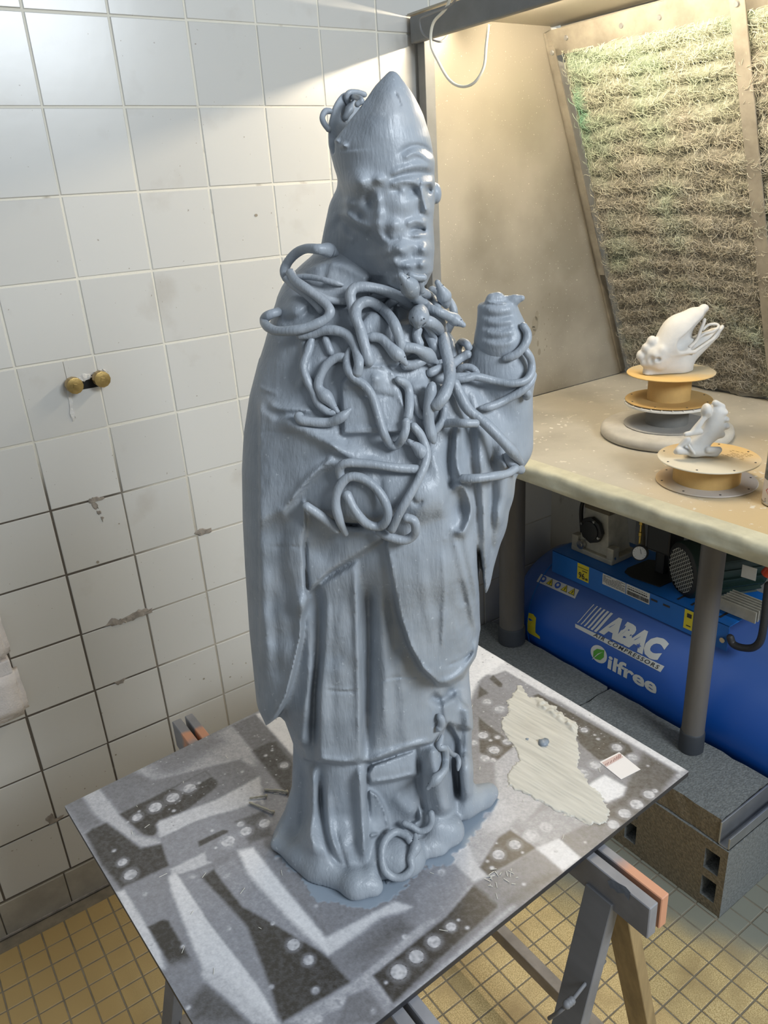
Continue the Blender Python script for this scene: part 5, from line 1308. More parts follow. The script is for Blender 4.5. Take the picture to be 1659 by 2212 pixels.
for _ in range(3): B.H[1:-1, 1:-1] = (B.H[1:-1, 1:-1] * 2 + B.H[:-2, 1:-1] + B.H[2:, 1:-1] + B.H[1:-1, :-2] + B.H[1:-1, 2:]) / 6
BODY = [  # z, left u, right u, centre w, half depth
    (.745, -.180, .126, .004, .096), (.765, -.170, .124, .004, .093), (.79, -.156, .122, .002, .088), (.83, -.141, .123, .0, .088), (.90, -.132, .124, .0, .090), (.94, -.140, .124, .0, .093),
    (.955, -.150, .123, .0, .095), (1.0, -.158, .122, .0, .098), (1.1, -.155, .130, .002, .100), (1.18, -.150, .150, .004, .103), (1.24, -.145, .163, .006, .106),
    (1.30, -.139, .172, .004, .104), (1.34, -.132, .168, .002, .099), (1.38, -.121, .145, .0, .092), (1.42, -.106, .112, -.004, .084), (1.455, -.092, .088, -.008, .074), (1.480, -.082, .074, -.012, .062),
    (1.500, -.066, .055, -.016, .050), (1.52, -.040, .034, -.018, .036), (1.545, -.012, .012, -.018, .014)]
def cap(u, w, z, a, b, ra, rb=None):
    rb = ra if rb is None else rb; ab = b - a; L = ab @ ab + 1e-12
    t = np.clip(((u - a[0]) * ab[0] + (w - a[1]) * ab[1] + (z - a[2]) * ab[2]) / L, 0, 1)
    return np.sqrt((u - a[0] - t * ab[0]) ** 2 + (w - a[1] - t * ab[1]) ** 2 + (z - a[2] - t * ab[2]) ** 2) - (ra + (rb - ra) * t)
def ell(u, w, z, c, r, yaw=0.0):
    du, dw, dz = u - c[0], w - c[1], z - c[2]
    if yaw: s, q = math.sin(yaw), math.cos(yaw); du, dw = du * q + dw * s, -du * s + dw * q
    k = np.sqrt((du / r[0]) ** 2 + (dw / r[1]) ** 2 + (dz / r[2]) ** 2); return (k - 1) * min(r)
F2 = Relief(500, 540, 1180, 1990)
F2.stroke([(700, 1010), (720, 1000), (780, 1000), (830, 1004)], 9, .004); F2.stroke([(700, 1112), (745, 1132), (800, 1125)], 9, -.008); F2.blob(820, 1060, 10, 40, -.004); F2.stroke([(884, 1070), (900, 1090), (915, 1080)], 4, -.004)
PRIM = []      # (kind, blend, args)
def addcap(p, q, ra, rb=None, k=.008): PRIM.append(('c', k, p, q, ra, ra if rb is None else rb))
def addell(c, r, yaw=0.0, k=.008, cut=False): PRIM.append(('x' if cut else 'e', k, c, r, yaw))
# right forearm under the cope, ending in a worn stump
addcap(at(672, 1070, .052), at(800, 1050, .080), .040, .038, .010); addell(at(770, 1080, .082), (.05, .03, .030), k=.012); addcap(at(800, 1050, .080), at(905, 1060, .098), .036, .028, .012)
addcap(at(885, 1085, .098), at(925, 1062, .100), .019, .016, .008); addell(at(938, 1022, .098), (.010, .012, .014)); addcap(at(885,1110,.098), at(905,1100,.1), .010, .010)
# belly and girdle
addell(at(880, 1180, .055), (.070, .05, .050), k=.03); addell(at(790, 1000, .055), (.060, .045, .030), k=.02)
# raised left arm in its sleeve
addcap(at(1085, 960, .012), at(1082, 800, .024), .034, .033, .014); addcap(at(1082, 810, .024), at(1080, 775, .026), .036, .030, .006)
addcap(at(1040, 900, .03), at(1048, 760, .03), .018, .012, .012)
# skirt hem that spreads on the board, feet
addcap(onb(655, 1842, .012), onb(690, 1868, .010), .015, .013, .02); addcap(onb(690, 1872, .009), onb(770, 1918, .009), .012, .014, .016)
addcap(onb(770, 1908, .012), onb(806, 1915, .008), .018, .013, .010); addcap(onb(795, 1905, .014), onb(800, 1885, .022), .011, .008, .010)
addcap(onb(600, 1822, .010), onb(650, 1846, .010), .010, .010, .02)
addell(onb(862, 1850, .010), (.036, .034, .030), k=.006); addell(onb(812, 1865, .010), (.020, .02, .03), k=.012)
addcap(onb(930, 1828, .008), onb(968, 1795, .014), .016, .020, .008); addcap(onb(925, 1836, .005), onb(950, 1834, .005), .010, .010, .006); addcap(onb(968, 1792, .014), onb(945, 1785, .028), .020, .016, .01)
addcap(onb(1040, 1722, .008), onb(1056, 1712, .008), .016, .014, .006); addcap(onb(1000, 1740, .02), onb(1040, 1722, .012), .02, .016, .012)
def sell(x, y, a, b, p):
    X = np.abs(x / a) + 1e-6; Y = np.abs(y / b) + 1e-6; k = (X ** p + Y ** p) ** (1 / p)
    g = np.sqrt((k ** (1 - p) * X ** (p - 1) / a) ** 2 + (k ** (1 - p) * Y ** (p - 1) / b) ** 2)
    return (k - 1) / np.maximum(g, 1e-3)
def body_sdf(u, w, z):
    w_in = w
    l, r, wc, b = keyed(z, BODY); c = (l + r) / 2; a = (r - l) / 2
    wc = wc - np.interp(z, [.75, .95, 1.15, 1.3], [.24, .16, .05, 0]) * (u - c)
    d = sell(u - c, w - wc, a, b, 2.25)
    # folds round the back
    th = np.arctan2(w - wc, u - c); back = np.clip((-(w - wc)) / .03, 0, 1); d = d - back * .003 * np.sin(th * 11)
    d = np.maximum(d, z - 1.528)
    px, py = pxl(u, w, z)
    f = np.clip((w - wc + .030) / .045, 0, 1); f = f * f * (3 - 2 * f)
    H = B.sample(px, py)
    d = d - np.where((px > 560) & (px < 1178) & (py > 541), H * f, 0)
    for P in PRIM:
        if P[0] == 'c': d = smin(d, cap(u, w, z, P[2], P[3], P[4], P[5]), P[1])
        elif P[0] == 'e': d = smin(d, ell(u, w, z, P[2], P[3], P[4]), P[1])
    d = d - np.where((px > 500) & (px < 1178) & (py > 541), F2.sample(px, py), 0) * f
    d = np.maximum(d, ZB + .0020 - z)
    return d
# ---------------- hand holding a stump
HND = Relief(1020, 620, 1160, 800, 2.0)
for k_, y in enumerate((680, 704, 728)):
    HND.stroke([(1042, y + 2), (1075, y + 6), (1105, y + 2)], 6, -.0020)
for y in (668, 692, 716, 740): HND.stroke([(1046, y), (1078, y + 4), (1112, y - 2)], 8, .0018)
HND.stroke([(1045, 650), (1075, 655), (1100, 654)], 3, .002)
HP = [('c', .008, at(1074, 664, .028), at(1084, 735, .028), .0185, .0270), ('c', .006, at(1062, 664, .030), at(1066, 730, .030), .0130, .0165), ('c', .008, at(1084, 738, .03), at(1082, 775, .026), .0265, .0230),
      ('c', .006, at(1092, 675, .026), at(1106, 722, .026), .0120, .0150), ('c', .004, at(1088, 652, .030), at(1112, 648, .034), .0062, .0048), ('c', .003, at(1112, 648, .034), at(1127, 644, .036), .0048, .0032),
      ('c', .003, at(1064, 648, .034), at(1076, 645, .034), .0070, .0065)]
ZHT = at(1080, 652, .03)[2]
def hand_sdf(u, w, z):
    d = np.full(u.shape, 1.0)
    for k_, P in enumerate(HP):
        if k_ == 4: d = smax(d, z - ZHT, .005)
        d = smin(d, cap(u, w, z, P[2], P[3], P[4], P[5]), P[1])
    px, py = pxl(u, w, z); inr = (px > 1021) & (px < 1158) & (py > 621) & (py < 798)
    fr = np.clip((w - .018) / .012, 0, 1)
    # fingers also wrap round the back as rolls
    return d - np.where(inr, HND.sample(px, py), 0) * fr
# ---------------- head and mitre
HD = Relief(690, 130, 970, 640, 2.0)
HEAD = [  # z, l, r, wc, half depth
    (1.475, .045, .062, .020, .010), (1.487, .030, .076, .020, .034), (1.500, .012, .083, .016, .050), (1.520, -.002, .0855, .010, .058), (1.545, -.004, .0855, .004, .062), (1.560, -.002, .0875, .002, .064),
    (1.580, -.004, .0885, .0, .066), (1.600, -.010, .0890, .0, .067), (1.620, -.0135, .0860, .0, .066), (1.640, -.0145, .0800, .0, .063), (1.655, -.0135, .073, .0, .059), (1.67, -.011, .066, .0, .052), (1.69, -.008, .062, .0, .045), (1.71, -.004, .058, .0, .04)]
YAW = math.radians(50)
FU, FW = math.sin(YAW), math.cos(YAW)      # the way the face looks (in u, w)
MC = np.array([.036, .0])
pkF = at(850, 150, .030); pkB = at(741, 187, -.045)
H_ = HD
# mitre band and folds
H_.stroke([(862, 332), (890, 316), (915, 318), (938, 338)], 5, -.0030); H_.stroke([(870, 344), (900, 330), (936, 352)], 6, .0025)
H_.stroke([(842, 392), (862, 382), (900, 374), (938, 378)], 7, -.0032); H_.stroke([(842, 380), (868, 366), (905, 357), (938, 362)], 8, .0026)
H_.stroke([(852, 198), (862, 222), (864, 232)], 4, -.0025)
H_.blob(742, 314, 7, 5, .005); H_.blob(727, 304, 5, 4, .003)
# side curls over the ear
H_.blob(777, 394, 25, 22, .013); H_.blob(818, 388, 12, 10, .0070); H_.blob(816, 434, 9, 15, .0045); H_.blob(820, 463, 11, 13, .0045); H_.blob(816, 484, 11, 12, .0045)
H_.blob(797, 432, 13, 17, -.0070); H_.blob(752, 440, 15, 12, .004)
H_.stroke([(742, 450), (756, 474), (780, 492), (800, 505)], 11, .0045); H_.stroke([(736, 480), (746, 506), (770, 522)], 10, .0040)
H_.blob(778, 468, 9, 9, -.0035)
# brow, eyes, nose
H_.stroke([(840, 398), (862, 391), (885, 391), (904, 397)], 8, .0034); H_.stroke([(906, 394), (920, 395), (936, 394)], 7, .0030)
H_.blob(892, 412, 12, 11, -.0078); H_.blob(927, 411, 6, 9, -.0070)
H_.blob(856, 412, 13, 6, -.0028, .1); H_.blob(872, 414, 8, 6, .0018)
H_.stroke([(908, 402), (913, 424), (919, 446), (922, 456)], 6.5, .0054); H_.blob(921, 457, 7, 6, .0036)
H_.blob(902, 452, 7, 13, -.0026); H_.blob(868, 442, 26, 21, .0030)
# moustache, mouth, beard
H_.stroke([(922, 482), (898, 477), (876, 486)], 7.5, .0040)
H_.stroke([(884, 499), (902, 494), (920, 498)], 5, -.0070); H_.blob(902, 509, 14, 4.5, .0042)
H_.blob(852, 486, 16, 14, .0048); H_.blob(834, 508, 8, 12, -.0040); H_.stroke([(838, 514), (850, 520), (866, 514)], 5, -.0026)
H_.blob(865, 539, 19, 15, .0110); H_.blob(915, 539, 13, 14, .0085); H_.blob(890, 530, 10, 6, .0020); H_.blob(889, 549, 5, 12, -.0026)
H_.blob(850, 566, 13, 11, .0065); H_.blob(880, 573, 16, 9, .0055); H_.blob(912, 571, 11, 10, .0070); H_.blob(833, 545, 9, 10, .0065); H_.blob(846, 553, 5, 8, -.0026)
# neck side falls back
H_.patch([(735, 470), (800, 500), (828, 530), (850, 590), (800, 640), (700, 640), (700, 500)], -.012, 26)
yy, xx = np.mgrid[0:HD.H.shape[0], 0:HD.H.shape[1]].astype(float)
HD.H *= .82; HD.H += ((vnoise(xx, yy, 60, 15) - .5) * .0010).astype(np.float32)
for _ in range(60): HD.blob(gg.uniform(830, 930), gg.uniform(400, 580), gg.uniform(.9, 1.7), gg.uniform(.9, 1.8), gg.choice([-1, 1]) * gg.uniform(.0003, .0007))
for _ in range(3): HD.H[1:-1, 1:-1] = (HD.H[1:-1, 1:-1] * 2 + HD.H[:-2, 1:-1] + HD.H[2:, 1:-1] + HD.H[1:-1, :-2] + HD.H[1:-1, 2:]) / 6
def head_sdf(u, w, z):
    l, r, wc, b = keyed(z, HEAD); c = (l + r) / 2; a = (r - l) / 2
    d = sell(u - c, w - wc, a, b, 2.15)
    # --- mitre: two pointed shells with a slot between them
    f = (u - MC[0]) * FU + (w - MC[1]) * FW; s = (u - MC[0]) * FW - (w - MC[1]) * FU
    sF = (pkF[0] - MC[0]) * FW - (pkF[1] - MC[1]) * FU; sB = (pkB[0] - MC[0]) * FW - (pkB[1] - MC[1]) * FU
    zF, zB = pkF[2], pkB[2]
    tF = np.clip((zF - z) / (zF - 1.60), 0, 3); tB = np.clip((zB - z) / (zB - 1.605), 0, 3)
    dF = np.maximum((np.abs(s - sF * np.clip((z - 1.60) / (zF - 1.6), 0, 1)) - .070 * tF ** .82) * .8, z - zF)
    dB = np.maximum((np.abs(s - sB * np.clip((z - 1.605) / (zB - 1.605), 0, 1)) - .062 * tB ** .75) * .7, z - zB)
    gw = .019 * np.clip((z - 1.612) / .035, 0, 1) ** .6; gc = -.020
    sl = np.clip(z - 1.625, 0, 1); dF = smax(dF, (gc + gw + sl * .50 - f) * .88, .004); dB = smax(dB, (f - (gc - gw) + sl * .18) * .95, .004)
    shell = np.where(z > 1.612, np.minimum(dF, dB), -1.0); d = smax(d, shell, .010)
    # back of neck and hair
    d = smin(d, cap(u, w, z, at(770, 470, -.015), at(742, 560, -.015), .030, .026), .02)
    d = smin(d, cap(u, w, z, at(800, 520, .0), at(800, 600, .0), .034, .036), .02)
    d = smin(d, ell(u, w, z, at(942, 418, -.012), (.0055, .010, .010)), .003)
    px, py = pxl(u, w, z); fr = np.clip((w - wc + .22 * b) / (.85 * b), 0, 1)
    inr = (px > 691) & (px < 968) & (py > 131) & (py < 638)
    d = d - np.where(inr, HD.sample(px, py), 0) * fr * 1.25
    return d
def mesh_sdf(name, fn, lo, hi, h, m, parent, iters=3):
    lo = np.array(lo); n = np.ceil((np.array(hi) - lo) / h).astype(int) + 1
    A = np.empty(n, np.float32); us = lo[0] + np.arange(n[0]) * h; ws = lo[1] + np.arange(n[1]) * h; zs = lo[2] + np.arange(n[2]) * h
    CH = max(1, int(600000 / (n[0] * n[1])))
    for k in range(0, n[2], CH):
        z = zs[k:k + CH]; U, W, Z = np.meshgrid(us, ws, z, indexing='ij'); A[:, :, k:k + CH] = fn(U, W, Z)
    A = np.clip(A, -h * 4, h * 4); A[0] = A[-1] = h * 3; A[:, 0] = A[:, -1] = h * 3; A[:, :, 0] = A[:, :, -1] = h * 3
    g = openvdb.FloatGrid(float(h * 4)); g.copyFromArray(np.ascontiguousarray(A))
    V, Q = g.convertToQuads(0.0); V = V * h + lo
    # keep the largest shells only
    X, Y, Z = l2w(V[:, 0], V[:, 1], V[:, 2]); P = np.stack([X, Y, Z], -1)
    me = np_mesh(name, P, Q[:, ::-1] if False else Q)
    o = meshobj(name, me, m, parent, smooth=True); sm_ = o.modifiers.new('smooth', 'SMOOTH'); sm_.factor = .5; sm_.iterations = iters; return o
def statue_mat():
    def b(nt, bs, tc):
        pos = geo_pos(nt)
        n = node_noise(nt, pos, 22, 5, .40, .66); c = node_mix(nt, n, (.345, .375, .410), (.285, .315, .350))
        n2 = node_noise(nt, pos, 9, 6, .60, .70); c = node_mix(nt, n2, c, (.40, .42, .445))
        n3 = node_noise(nt, pos, 160, 2, .70, .73); c = node_mix(nt, n3, c, (.44, .47, .50)); nt.links.new(c, bs.inputs['Base Color'])
        mp = nt.nodes.new('ShaderNodeMapping'); mp.inputs['Scale'].default_value = (1, 1, .16); nt.links.new(pos, mp.inputs[0])
        a = nt.nodes.new('ShaderNodeTexNoise'); a.inputs['Scale'].default_value = 330; a.inputs['Detail'].default_value = 3; nt.links.new(mp.outputs[0], a.inputs['Vector'])
        bb_ = nt.nodes.new('ShaderNodeTexNoise'); bb_.inputs['Scale'].default_value = 90; bb_.inputs['Detail'].default_value = 4; nt.links.new(pos, bb_.inputs['Vector'])
        ad = nt.nodes.new('ShaderNodeMath'); ad.operation = 'MULTIPLY_ADD'; ad.inputs[1].default_value = .8; nt.links.new(bb_.outputs[0], ad.inputs[0]); nt.links.new(a.outputs[0], ad.inputs[2])
        bp = nt.nodes.new('ShaderNodeBump'); bp.inputs['Strength'].default_value = .55; bp.inputs['Distance'].default_value = .0012
        nt.links.new(ad.outputs[0], bp.inputs['Height']); nt.links.new(bp.outputs[0], bs.inputs['Normal'])
    return mat('grey blue brushed paint', rough=.40, build=b, spec=.45)
M_STAT = statue_mat()
ox_, oy_, _ = l2w(0, 0, 0)
statue = empty('bishop_statue', (ox_, oy_, ZB)); tag(statue, 'grey blue statue of a bishop in a tall mitre with snakes over chest and arms', 'statue')
mesh_sdf('robed_body', body_sdf, (-.215, -.125, ZB - .012), (.215, .165, 1.55), .0021, M_STAT, statue)
mesh_sdf('mitred_head', head_sdf, (-.060, -.085, 1.455), (.112, .100, 1.705), .00125, M_STAT, statue)
mesh_sdf('hand', hand_sdf, (.10, -.02, 1.36), (.20, .075, 1.485), .0011, M_STAT, statue)
# ---------------- distance map of the sculpture as seen from the room, so the snakes can lie on it
STEP = 3; gx = np.arange(500, 1180, STEP); gy = np.arange(130, 1990, STEP); GX, GY = np.meshgrid(gx, gy)
D_ = np.stack([(GX - IW / 2) / FPX, (GY - IH / 2) / FPX, np.ones(GX.shape)], -1) @ RM; D_ /= np.linalg.norm(D_, axis=-1)[..., None]
def all_sdf(P):
    L_ = toloc(P); u, w, z = L_[..., 0], L_[..., 1], L_[..., 2]
    return np.minimum(np.minimum(body_sdf(u, w, z), head_sdf(u, w, z)), hand_sdf(u, w, z))
T_ = np.full(GX.shape, .62); act = np.ones(GX.shape, bool)
for it in range(46):
    P = CAM + D_[act] * T_[act][:, None]; d = all_sdf(P); T_[act] += np.clip(d * .8, -.02, .05)
    ia = np.argwhere(act); done = (np.abs(d) < .0006) | (T_[act] > 1.6); act[ia[done][:, 0], ia[done][:, 1]] = False
    if not act.any(): break
_d = all_sdf(CAM + D_ * T_[..., None]); T_[(T_ > 1.45) | (np.abs(_d) > .003)] = np.nan
def surf_t(px, py):
    i = int(round((py - 130) / STEP)); j = int(round((px - 500) / STEP))
    if 0 <= i < T_.shape[0] and 0 <= j < T_.shape[1]:
        v = T_[max(i - 1, 0):i + 2, max(j - 1, 0):j + 2]
        if np.isfinite(v).any(): return float(np.nanmin(v))
    return np.nan
Zb = {'A': (.18083, 560, 520), 'B': (.18083, 740, 560), 'C': (.22610, 960, 600), 'M': (.42194, 500, 700), 'D': (.19289, 780, 1560), 'H': (.22608, 680, 120), 'P': (1, 0, 0), 'E': (.36167, 560, 900)}
SNK = []
def snake(z, pts, r, lift=None, head=None, taper=(1, 1), lifts=None, label=None, hump=0.0):
    """pts in the numbers of one enlarged view; r in metres; lift = gap between skin and snake axis; head = (+1 end / -1 start)"""
    k, ox, oy = Zb[z]; P = np.array([(ox + p[0] * k, oy + p[1] * k) for p in pts]); Q = spline(P, 7) if len(P) > 2 else np.array([P[0] + (P[1] - P[0]) * t for t in np.linspace(0, 1, 9)])
    t = np.array([surf_t(*q) for q in Q]); ok = np.isfinite(t)
    if not ok.any():
        for i_, q_ in enumerate(Q): a_ = at(q_[0], q_[1], .008); t[i_] = np.linalg.norm(np.array(l2w(*a_)) - CAM)
        ok[:] = True
    s = np.arange(len(Q)); t = np.interp(s, s[ok], t[ok])
    # smooth towards the viewer so the tube bridges hollows
    win = 5; tp = np.pad(t, win, mode='edge'); tm = np.array([tp[i:i + 2 * win + 1].min() for i in range(len(t))]); ker = np.hanning(17); ker /= ker.sum()
    t2 = np.convolve(np.pad(tm, 8, mode='edge'), ker, 'valid'); t2 = np.minimum(t2, t + .004)
    L_ = (r * .55 if lift is None else lift); L_ = np.full(len(t), L_)
    if lifts is not None: L_ = np.interp(np.linspace(0, 1, len(t)), np.linspace(0, 1, len(lifts)), lifts)
    X = []
    for q, tt in zip(Q, t2 - L_):
        d = ray(*q); d /= np.linalg.norm(d); X.append(CAM + d * tt)
    X = np.array(X); n = len(X); rr = np.full(n, r) * np.interp(np.linspace(0, 1, n), [0, .12, .88, 1], [taper[0], 1, 1, taper[1]])
    rr *= 1 + .03 * np.sin(np.arange(n) * .5 + len(SNK)) + .02 * np.sin(np.arange(n) * .23)
    if head:
        seg = np.linspace(0, 1, n); Ltot = np.linalg.norm(np.diff(X, axis=0), axis=1).sum(); e = (1 - seg if head > 0 else seg) * Ltot / r
        rr = rr * (1 + .50 * np.exp(-((e - 3.2) / 1.5) ** 2) - .45 * np.exp(-(e / 1.4) ** 2))
    X[:, 2] = np.maximum(X[:, 2], ZB + rr + .0025)
    o = tube('snake', X, rr, M_STAT, statue, n=12); SNK.append(o)
    if head:
        i = 0 if head < 0 else n - 1; j = 1 if head < 0 else n - 2; dirv = X[i] - X[j]; dirv /= np.linalg.norm(dirv) + 1e-9
        view = (X[i] - CAM) / np.linalg.norm(X[i] - CAM); sd = np.cross(dirv, view); sd /= np.linalg.norm(sd) + 1e-9
        bm = bmesh.new()
        for sg in (-1, 1):
            p = X[i] - dirv * r * 1.2 + sd * sg * r * .75 - view * r * .82; rs = bmesh.ops.create_uvsphere(bm, u_segments=8, v_segments=6, radius=r * .11); bmesh.ops.translate(bm, verts=rs['verts'], vec=p)
        ey = fin('eyes', bm, M_DARK2, o, smooth=True); tag(ey, kind='stuff')
    if label: o['label'] = label
    return o
M_DARK2 = mat('dark pits', (.02, .025, .035), .4)
R0 = .0048
snake('A', [(930, 150), (840, 115), (700, 100), (560, 95), (440, 150), (340, 260), (300, 370), (330, 460)], R0, lifts=[.004, .012, .03, .03, .02, .012, .008, .005], head=-1, label='snake arching over the shoulder with its head by the neck')
snake('A', [(330, 455), (420, 540), (560, 640), (680, 760), (740, 830), (775, 870)], R0 * .85, taper=(1, .5))
snake('A', [(370, 380), (430, 480), (560, 570), (700, 670), (800, 760), (845, 840), (810, 920), (700, 985), (560, 1040), (380, 1075), (200, 1075), (90, 1020), (60, 950), (110, 890), (230, 850)], R0, lifts=[.003, .004, .006, .008, .010, .012, .012, .012, .010, .010, .012, .016, .016, .012, .0])
snake('A', [(400, 440), (540, 430), (700, 450), (860, 490), (1000, 530)], R0 * .62, lift=.001, taper=(.6, .5))
snake('A', [(700, 640), (820, 700), (940, 725), (1070, 725)], R0 * .75, lift=.002)
snake('A', [(480, 1130), (640, 1110), (780, 1070), (930, 1075), (1060, 1130), (1140, 1240), (1180, 1380), (1190, 1480), (1170, 1590)], R0 * 1.05, lifts=[.0, .003, .006, .008, .008, .008, .008, .008, .006])
snake('A', [(1085, 1290), (1050, 1400), (1060, 1530), (1130, 1640), (1250, 1720), (1340, 1840), (1400, 2000), (1460, 2212), (1510, 2350), (1560, 2430), (1630, 2450), (1700, 2380), (1750, 2260), (1755, 2150)], R0 * .9, lift=.005, taper=(.6, .9))
snake('A', [(1030, 1395), (920, 1400), (810, 1480), (740, 1600), (705, 1720), (740, 1800), (830, 1900), (940, 2050)], R0 * .95, lift=.005, head=1)
snake('A', [(640, 1130), (610, 1230), (580, 1340), (545, 1430), (530, 1540), (580, 1680), (640, 1790), (700, 1930), (800, 2030), (900, 2060)], R0 * .9, lift=.004, taper=(.5, .8))
snake('A', [(780, 1140), (820, 1250), (870, 1370)], R0 * .8, lift=.001, taper=(.5, .6))
snake('A', [(470, 2090), (500, 2140), (600, 2160), (720, 2170), (860, 2165), (980, 2110), (1090, 2010)], R0 * 1.0, lift=.004, taper=(1.1, .4))
snake('B', [(900, 580), (780, 500), (640, 430), (480, 370), (300, 335), (150, 345), (95, 420), (110, 540), (150, 680), (190, 800)], R0 * 1.1, lifts=[.012, .012, .012, .012, .012, .012, .012, .010, .006, .003])
snake('B', [(320, 1240), (290, 1120), (250, 980), (210, 830), (160, 690), (180, 570), (270, 510), (380, 530), (500, 620), (600, 740), (660, 880), (700, 1020), (690, 1080)], R0 * 1.1, lifts=[.003, .005, .006, .007, .010, .014, .016, .016, .013, .010, .008, .006, .003])
snake('B', [(290, 930), (390, 930), (480, 960), (590, 1070), (690, 1170), (760, 1250)], R0 * 1.0, lift=.005, head=1, taper=(.6, 1))
snake('B', [(740, 1050), (880, 1070), (1000, 1140), (1130, 1240)], R0 * 1.05, lift=.007, head=1)
snake('B', [(740, 1265), (850, 1260), (950, 1210), (1010, 1170)], R0 * 1.05, lift=.006)
snake('B', [(850, 470), (830, 390), (780, 300), (690, 190)], .0062, lifts=[.014, .018, .022, .026], head=1, taper=(.6, 1), label='thick snake head rearing under the beard')
snake('B', [(835, 400), (900, 480), (1010, 560), (1090, 640), (1150, 740), (1190, 830)], R0 * 1.1, lifts=[.020, .02, .018, .016, .012, .008])
snake('B', [(925, 590), (920, 650), (905, 720), (895, 800)], .0070, lifts=[.022, .022, .022, .018], head=1, taper=(.6, 1), label='broad flat snake head hanging on the chest')
snake('B', [(920, 590), (1040, 590), (1180, 640), (1320, 710), (1450, 790)], R0 * .95, lifts=[.02, .028, .034, .040, .044], head=1)
snake('B', [(960, 730), (1060, 760), (1150, 840), (1200, 930), (1230, 1080), (1270, 1250), (1280, 1420), (1240, 1570), (1180, 1680), (1110, 1750)], R0 * 1.25, lifts=[.014, .016, .018, .020, .02, .02, .018, .016, .012, .008], label='thickest snake, hanging in a long curve on the chest')
snake('B', [(930, 380), (1030, 430), (1110, 530), (1150, 640), (1180, 750), (1210, 850)], R0 * .9, lifts=[.02, .024, .024, .022, .018, .012])
snake('B', [(1240, 560), (1220, 470), (1185, 380), (1130, 270)], R0 * 1.05, lifts=[.020, .022, .026, .03], head=1, taper=(.7, 1), label='snake head raised at the right of the collar')
snake('B', [(1060, 360), (1180, 420), (1290, 520), (1330, 640), (1300, 760), (1240, 870)], R0 * .9, lifts=[.012, .016, .02, .022, .02, .012])
snake('B', [(930, 250), (925, 320), (950, 380)], R0 * .8, lifts=[.020, .018, .018]); snake('B', [(800, 190), (880, 215), (975, 220)], R0 * .75, lifts=[.018, .018, .018])
snake('B', [(900, 830), (885, 920), (920, 1020)], R0 * .95, lift=.004); snake('B', [(1000, 860), (1060, 980), (1110, 1080), (1160, 1160)], R0 * .95, lift=.006)
snake('B', [(980, 760), (1050, 860), (1100, 960), (1140, 1060)], R0 * .75, lift=.010)
snake('B', [(1240, 900), (1290, 1000), (1320, 1100), (1330, 1190)], R0 * .9, lift=.010)
snake('B', [(1380, 1150), (1380, 1060), (1420, 990), (1480, 1010), (1510, 1060)], R0 * .85, lifts=[.012, .016, .018, .016, .010])
snake('B', [(1040, 1360), (1160, 1310), (1300, 1260), (1400, 1190), (1500, 1130)], R0 * .95, lift=.009)
snake('B', [(1330, 1430), (1450, 1430), (1560, 1400), (1600, 1360), (1540, 1300), (1450, 1290), (1370, 1340)], R0 * .8, lift=.010)
snake('B', [(350, 490), (430, 430), (530, 400)], R0 * .9, lift=.008); snake('B', [(500, 590), (580, 520), (660, 470)], R0 * .9, lift=.003)
snake('B', [(650, 1430), (740, 1480), (790, 1560), (800, 1700), (790, 1850), (760, 1930)], R0 * .95, lift=.003, taper=(.7, .6)); snake('B', [(850, 1640), (880, 1760), (930, 1860), (990, 1890)], R0 * .7, lift=.002)
snake('B', [(1070, 1500), (1050, 1620), (1030, 1760), (1030, 1900), (1050, 2050), (1090, 2180)], R0 * 1.15, lift=.008, taper=(.8, .6))
snake('B', [(1100, 2060), (1180, 1950), (1210, 1850), (1220, 1780)], R0 * .8, lift=.005)
snake('B', [(1220, 1960), (1340, 1955), (1460, 1960), (1600, 1960)], R0 * .9, lifts=[.005, .012, .02, .026], label='straight broken-off snake stub sticking out to the right')
snake('C', [(95, 1000), (150, 1120), (230, 1260), (380, 1380), (520, 1520), (640, 1650), (738, 1770)], R0 * 1.12, lifts=[.012, .012, .014, .016, .018, .018, .016], taper=(.9, .55), label='long stiff snake running down the raised sleeve to its elbow')
snake('C', [(100, 945), (300, 945), (480, 985), (640, 1010), (770, 985), (830, 900), (825, 780), (770, 690)], R0 * .85, lifts=[.012, .008, .006, .006, .005, .006, .006, .004])
snake('C', [(340, 1245), (460, 1225), (600, 1160), (740, 1080), (820, 1000), (845, 920)], R0 * .9, lift=.004, taper=(.5, 1))
snake('C', [(570, 775), (680, 735), (770, 640), (795, 540), (750, 455)], R0 * .9, lift=.003, taper=(.7, .9))
snake('C', [(170, 1920), (320, 1915), (470, 1895), (600, 1870), (680, 1820)], R0 * .95, lifts=[.006, .016, .018, .014, .008])
snake('C', [(590, 1690), (640, 1770), (700, 1825), (735, 1835)], R0 * 1.05, lift=.005, taper=(.6, 1)); snake('C', [(770, 1080), (795, 1110), (780, 1140)], R0 * .9, lift=.003)
snake('M', [(585, 1075), (555, 1010), (535, 920), (550, 840), (600, 785), (670, 790), (740, 840), (790, 920), (800, 990), (760, 1035), (690, 1020), (630, 950), (590, 870)], R0 * .98, lift=.007, taper=(.7, 1), label='snake coiled into an upright oval on the forearm')
snake('M', [(380, 930), (460, 985), (545, 1055)], R0 * 1.0, lift=.008)
snake('M', [(560, 790), (555, 740), (590, 712), (700, 715), (840, 735), (970, 745)], R0 * .95, lift=.006)
snake('M', [(930, 520), (975, 580), (1000, 670), (970, 770), (910, 880), (860, 970), (820, 1055)], R0 * .9, lift=.005)
snake('M', [(755, 1060), (810, 1090), (890, 1105), (940, 1070), (935, 1010), (890, 990)], R0 * 1.0, lift=.008)
snake('M', [(985, 680), (960, 640), (905, 598)], R0 * .95, lift=.008, head=1)
snake('M', [(330, 1060), (390, 1140), (400, 1290)], R0 * .3, lift=0) if False else None
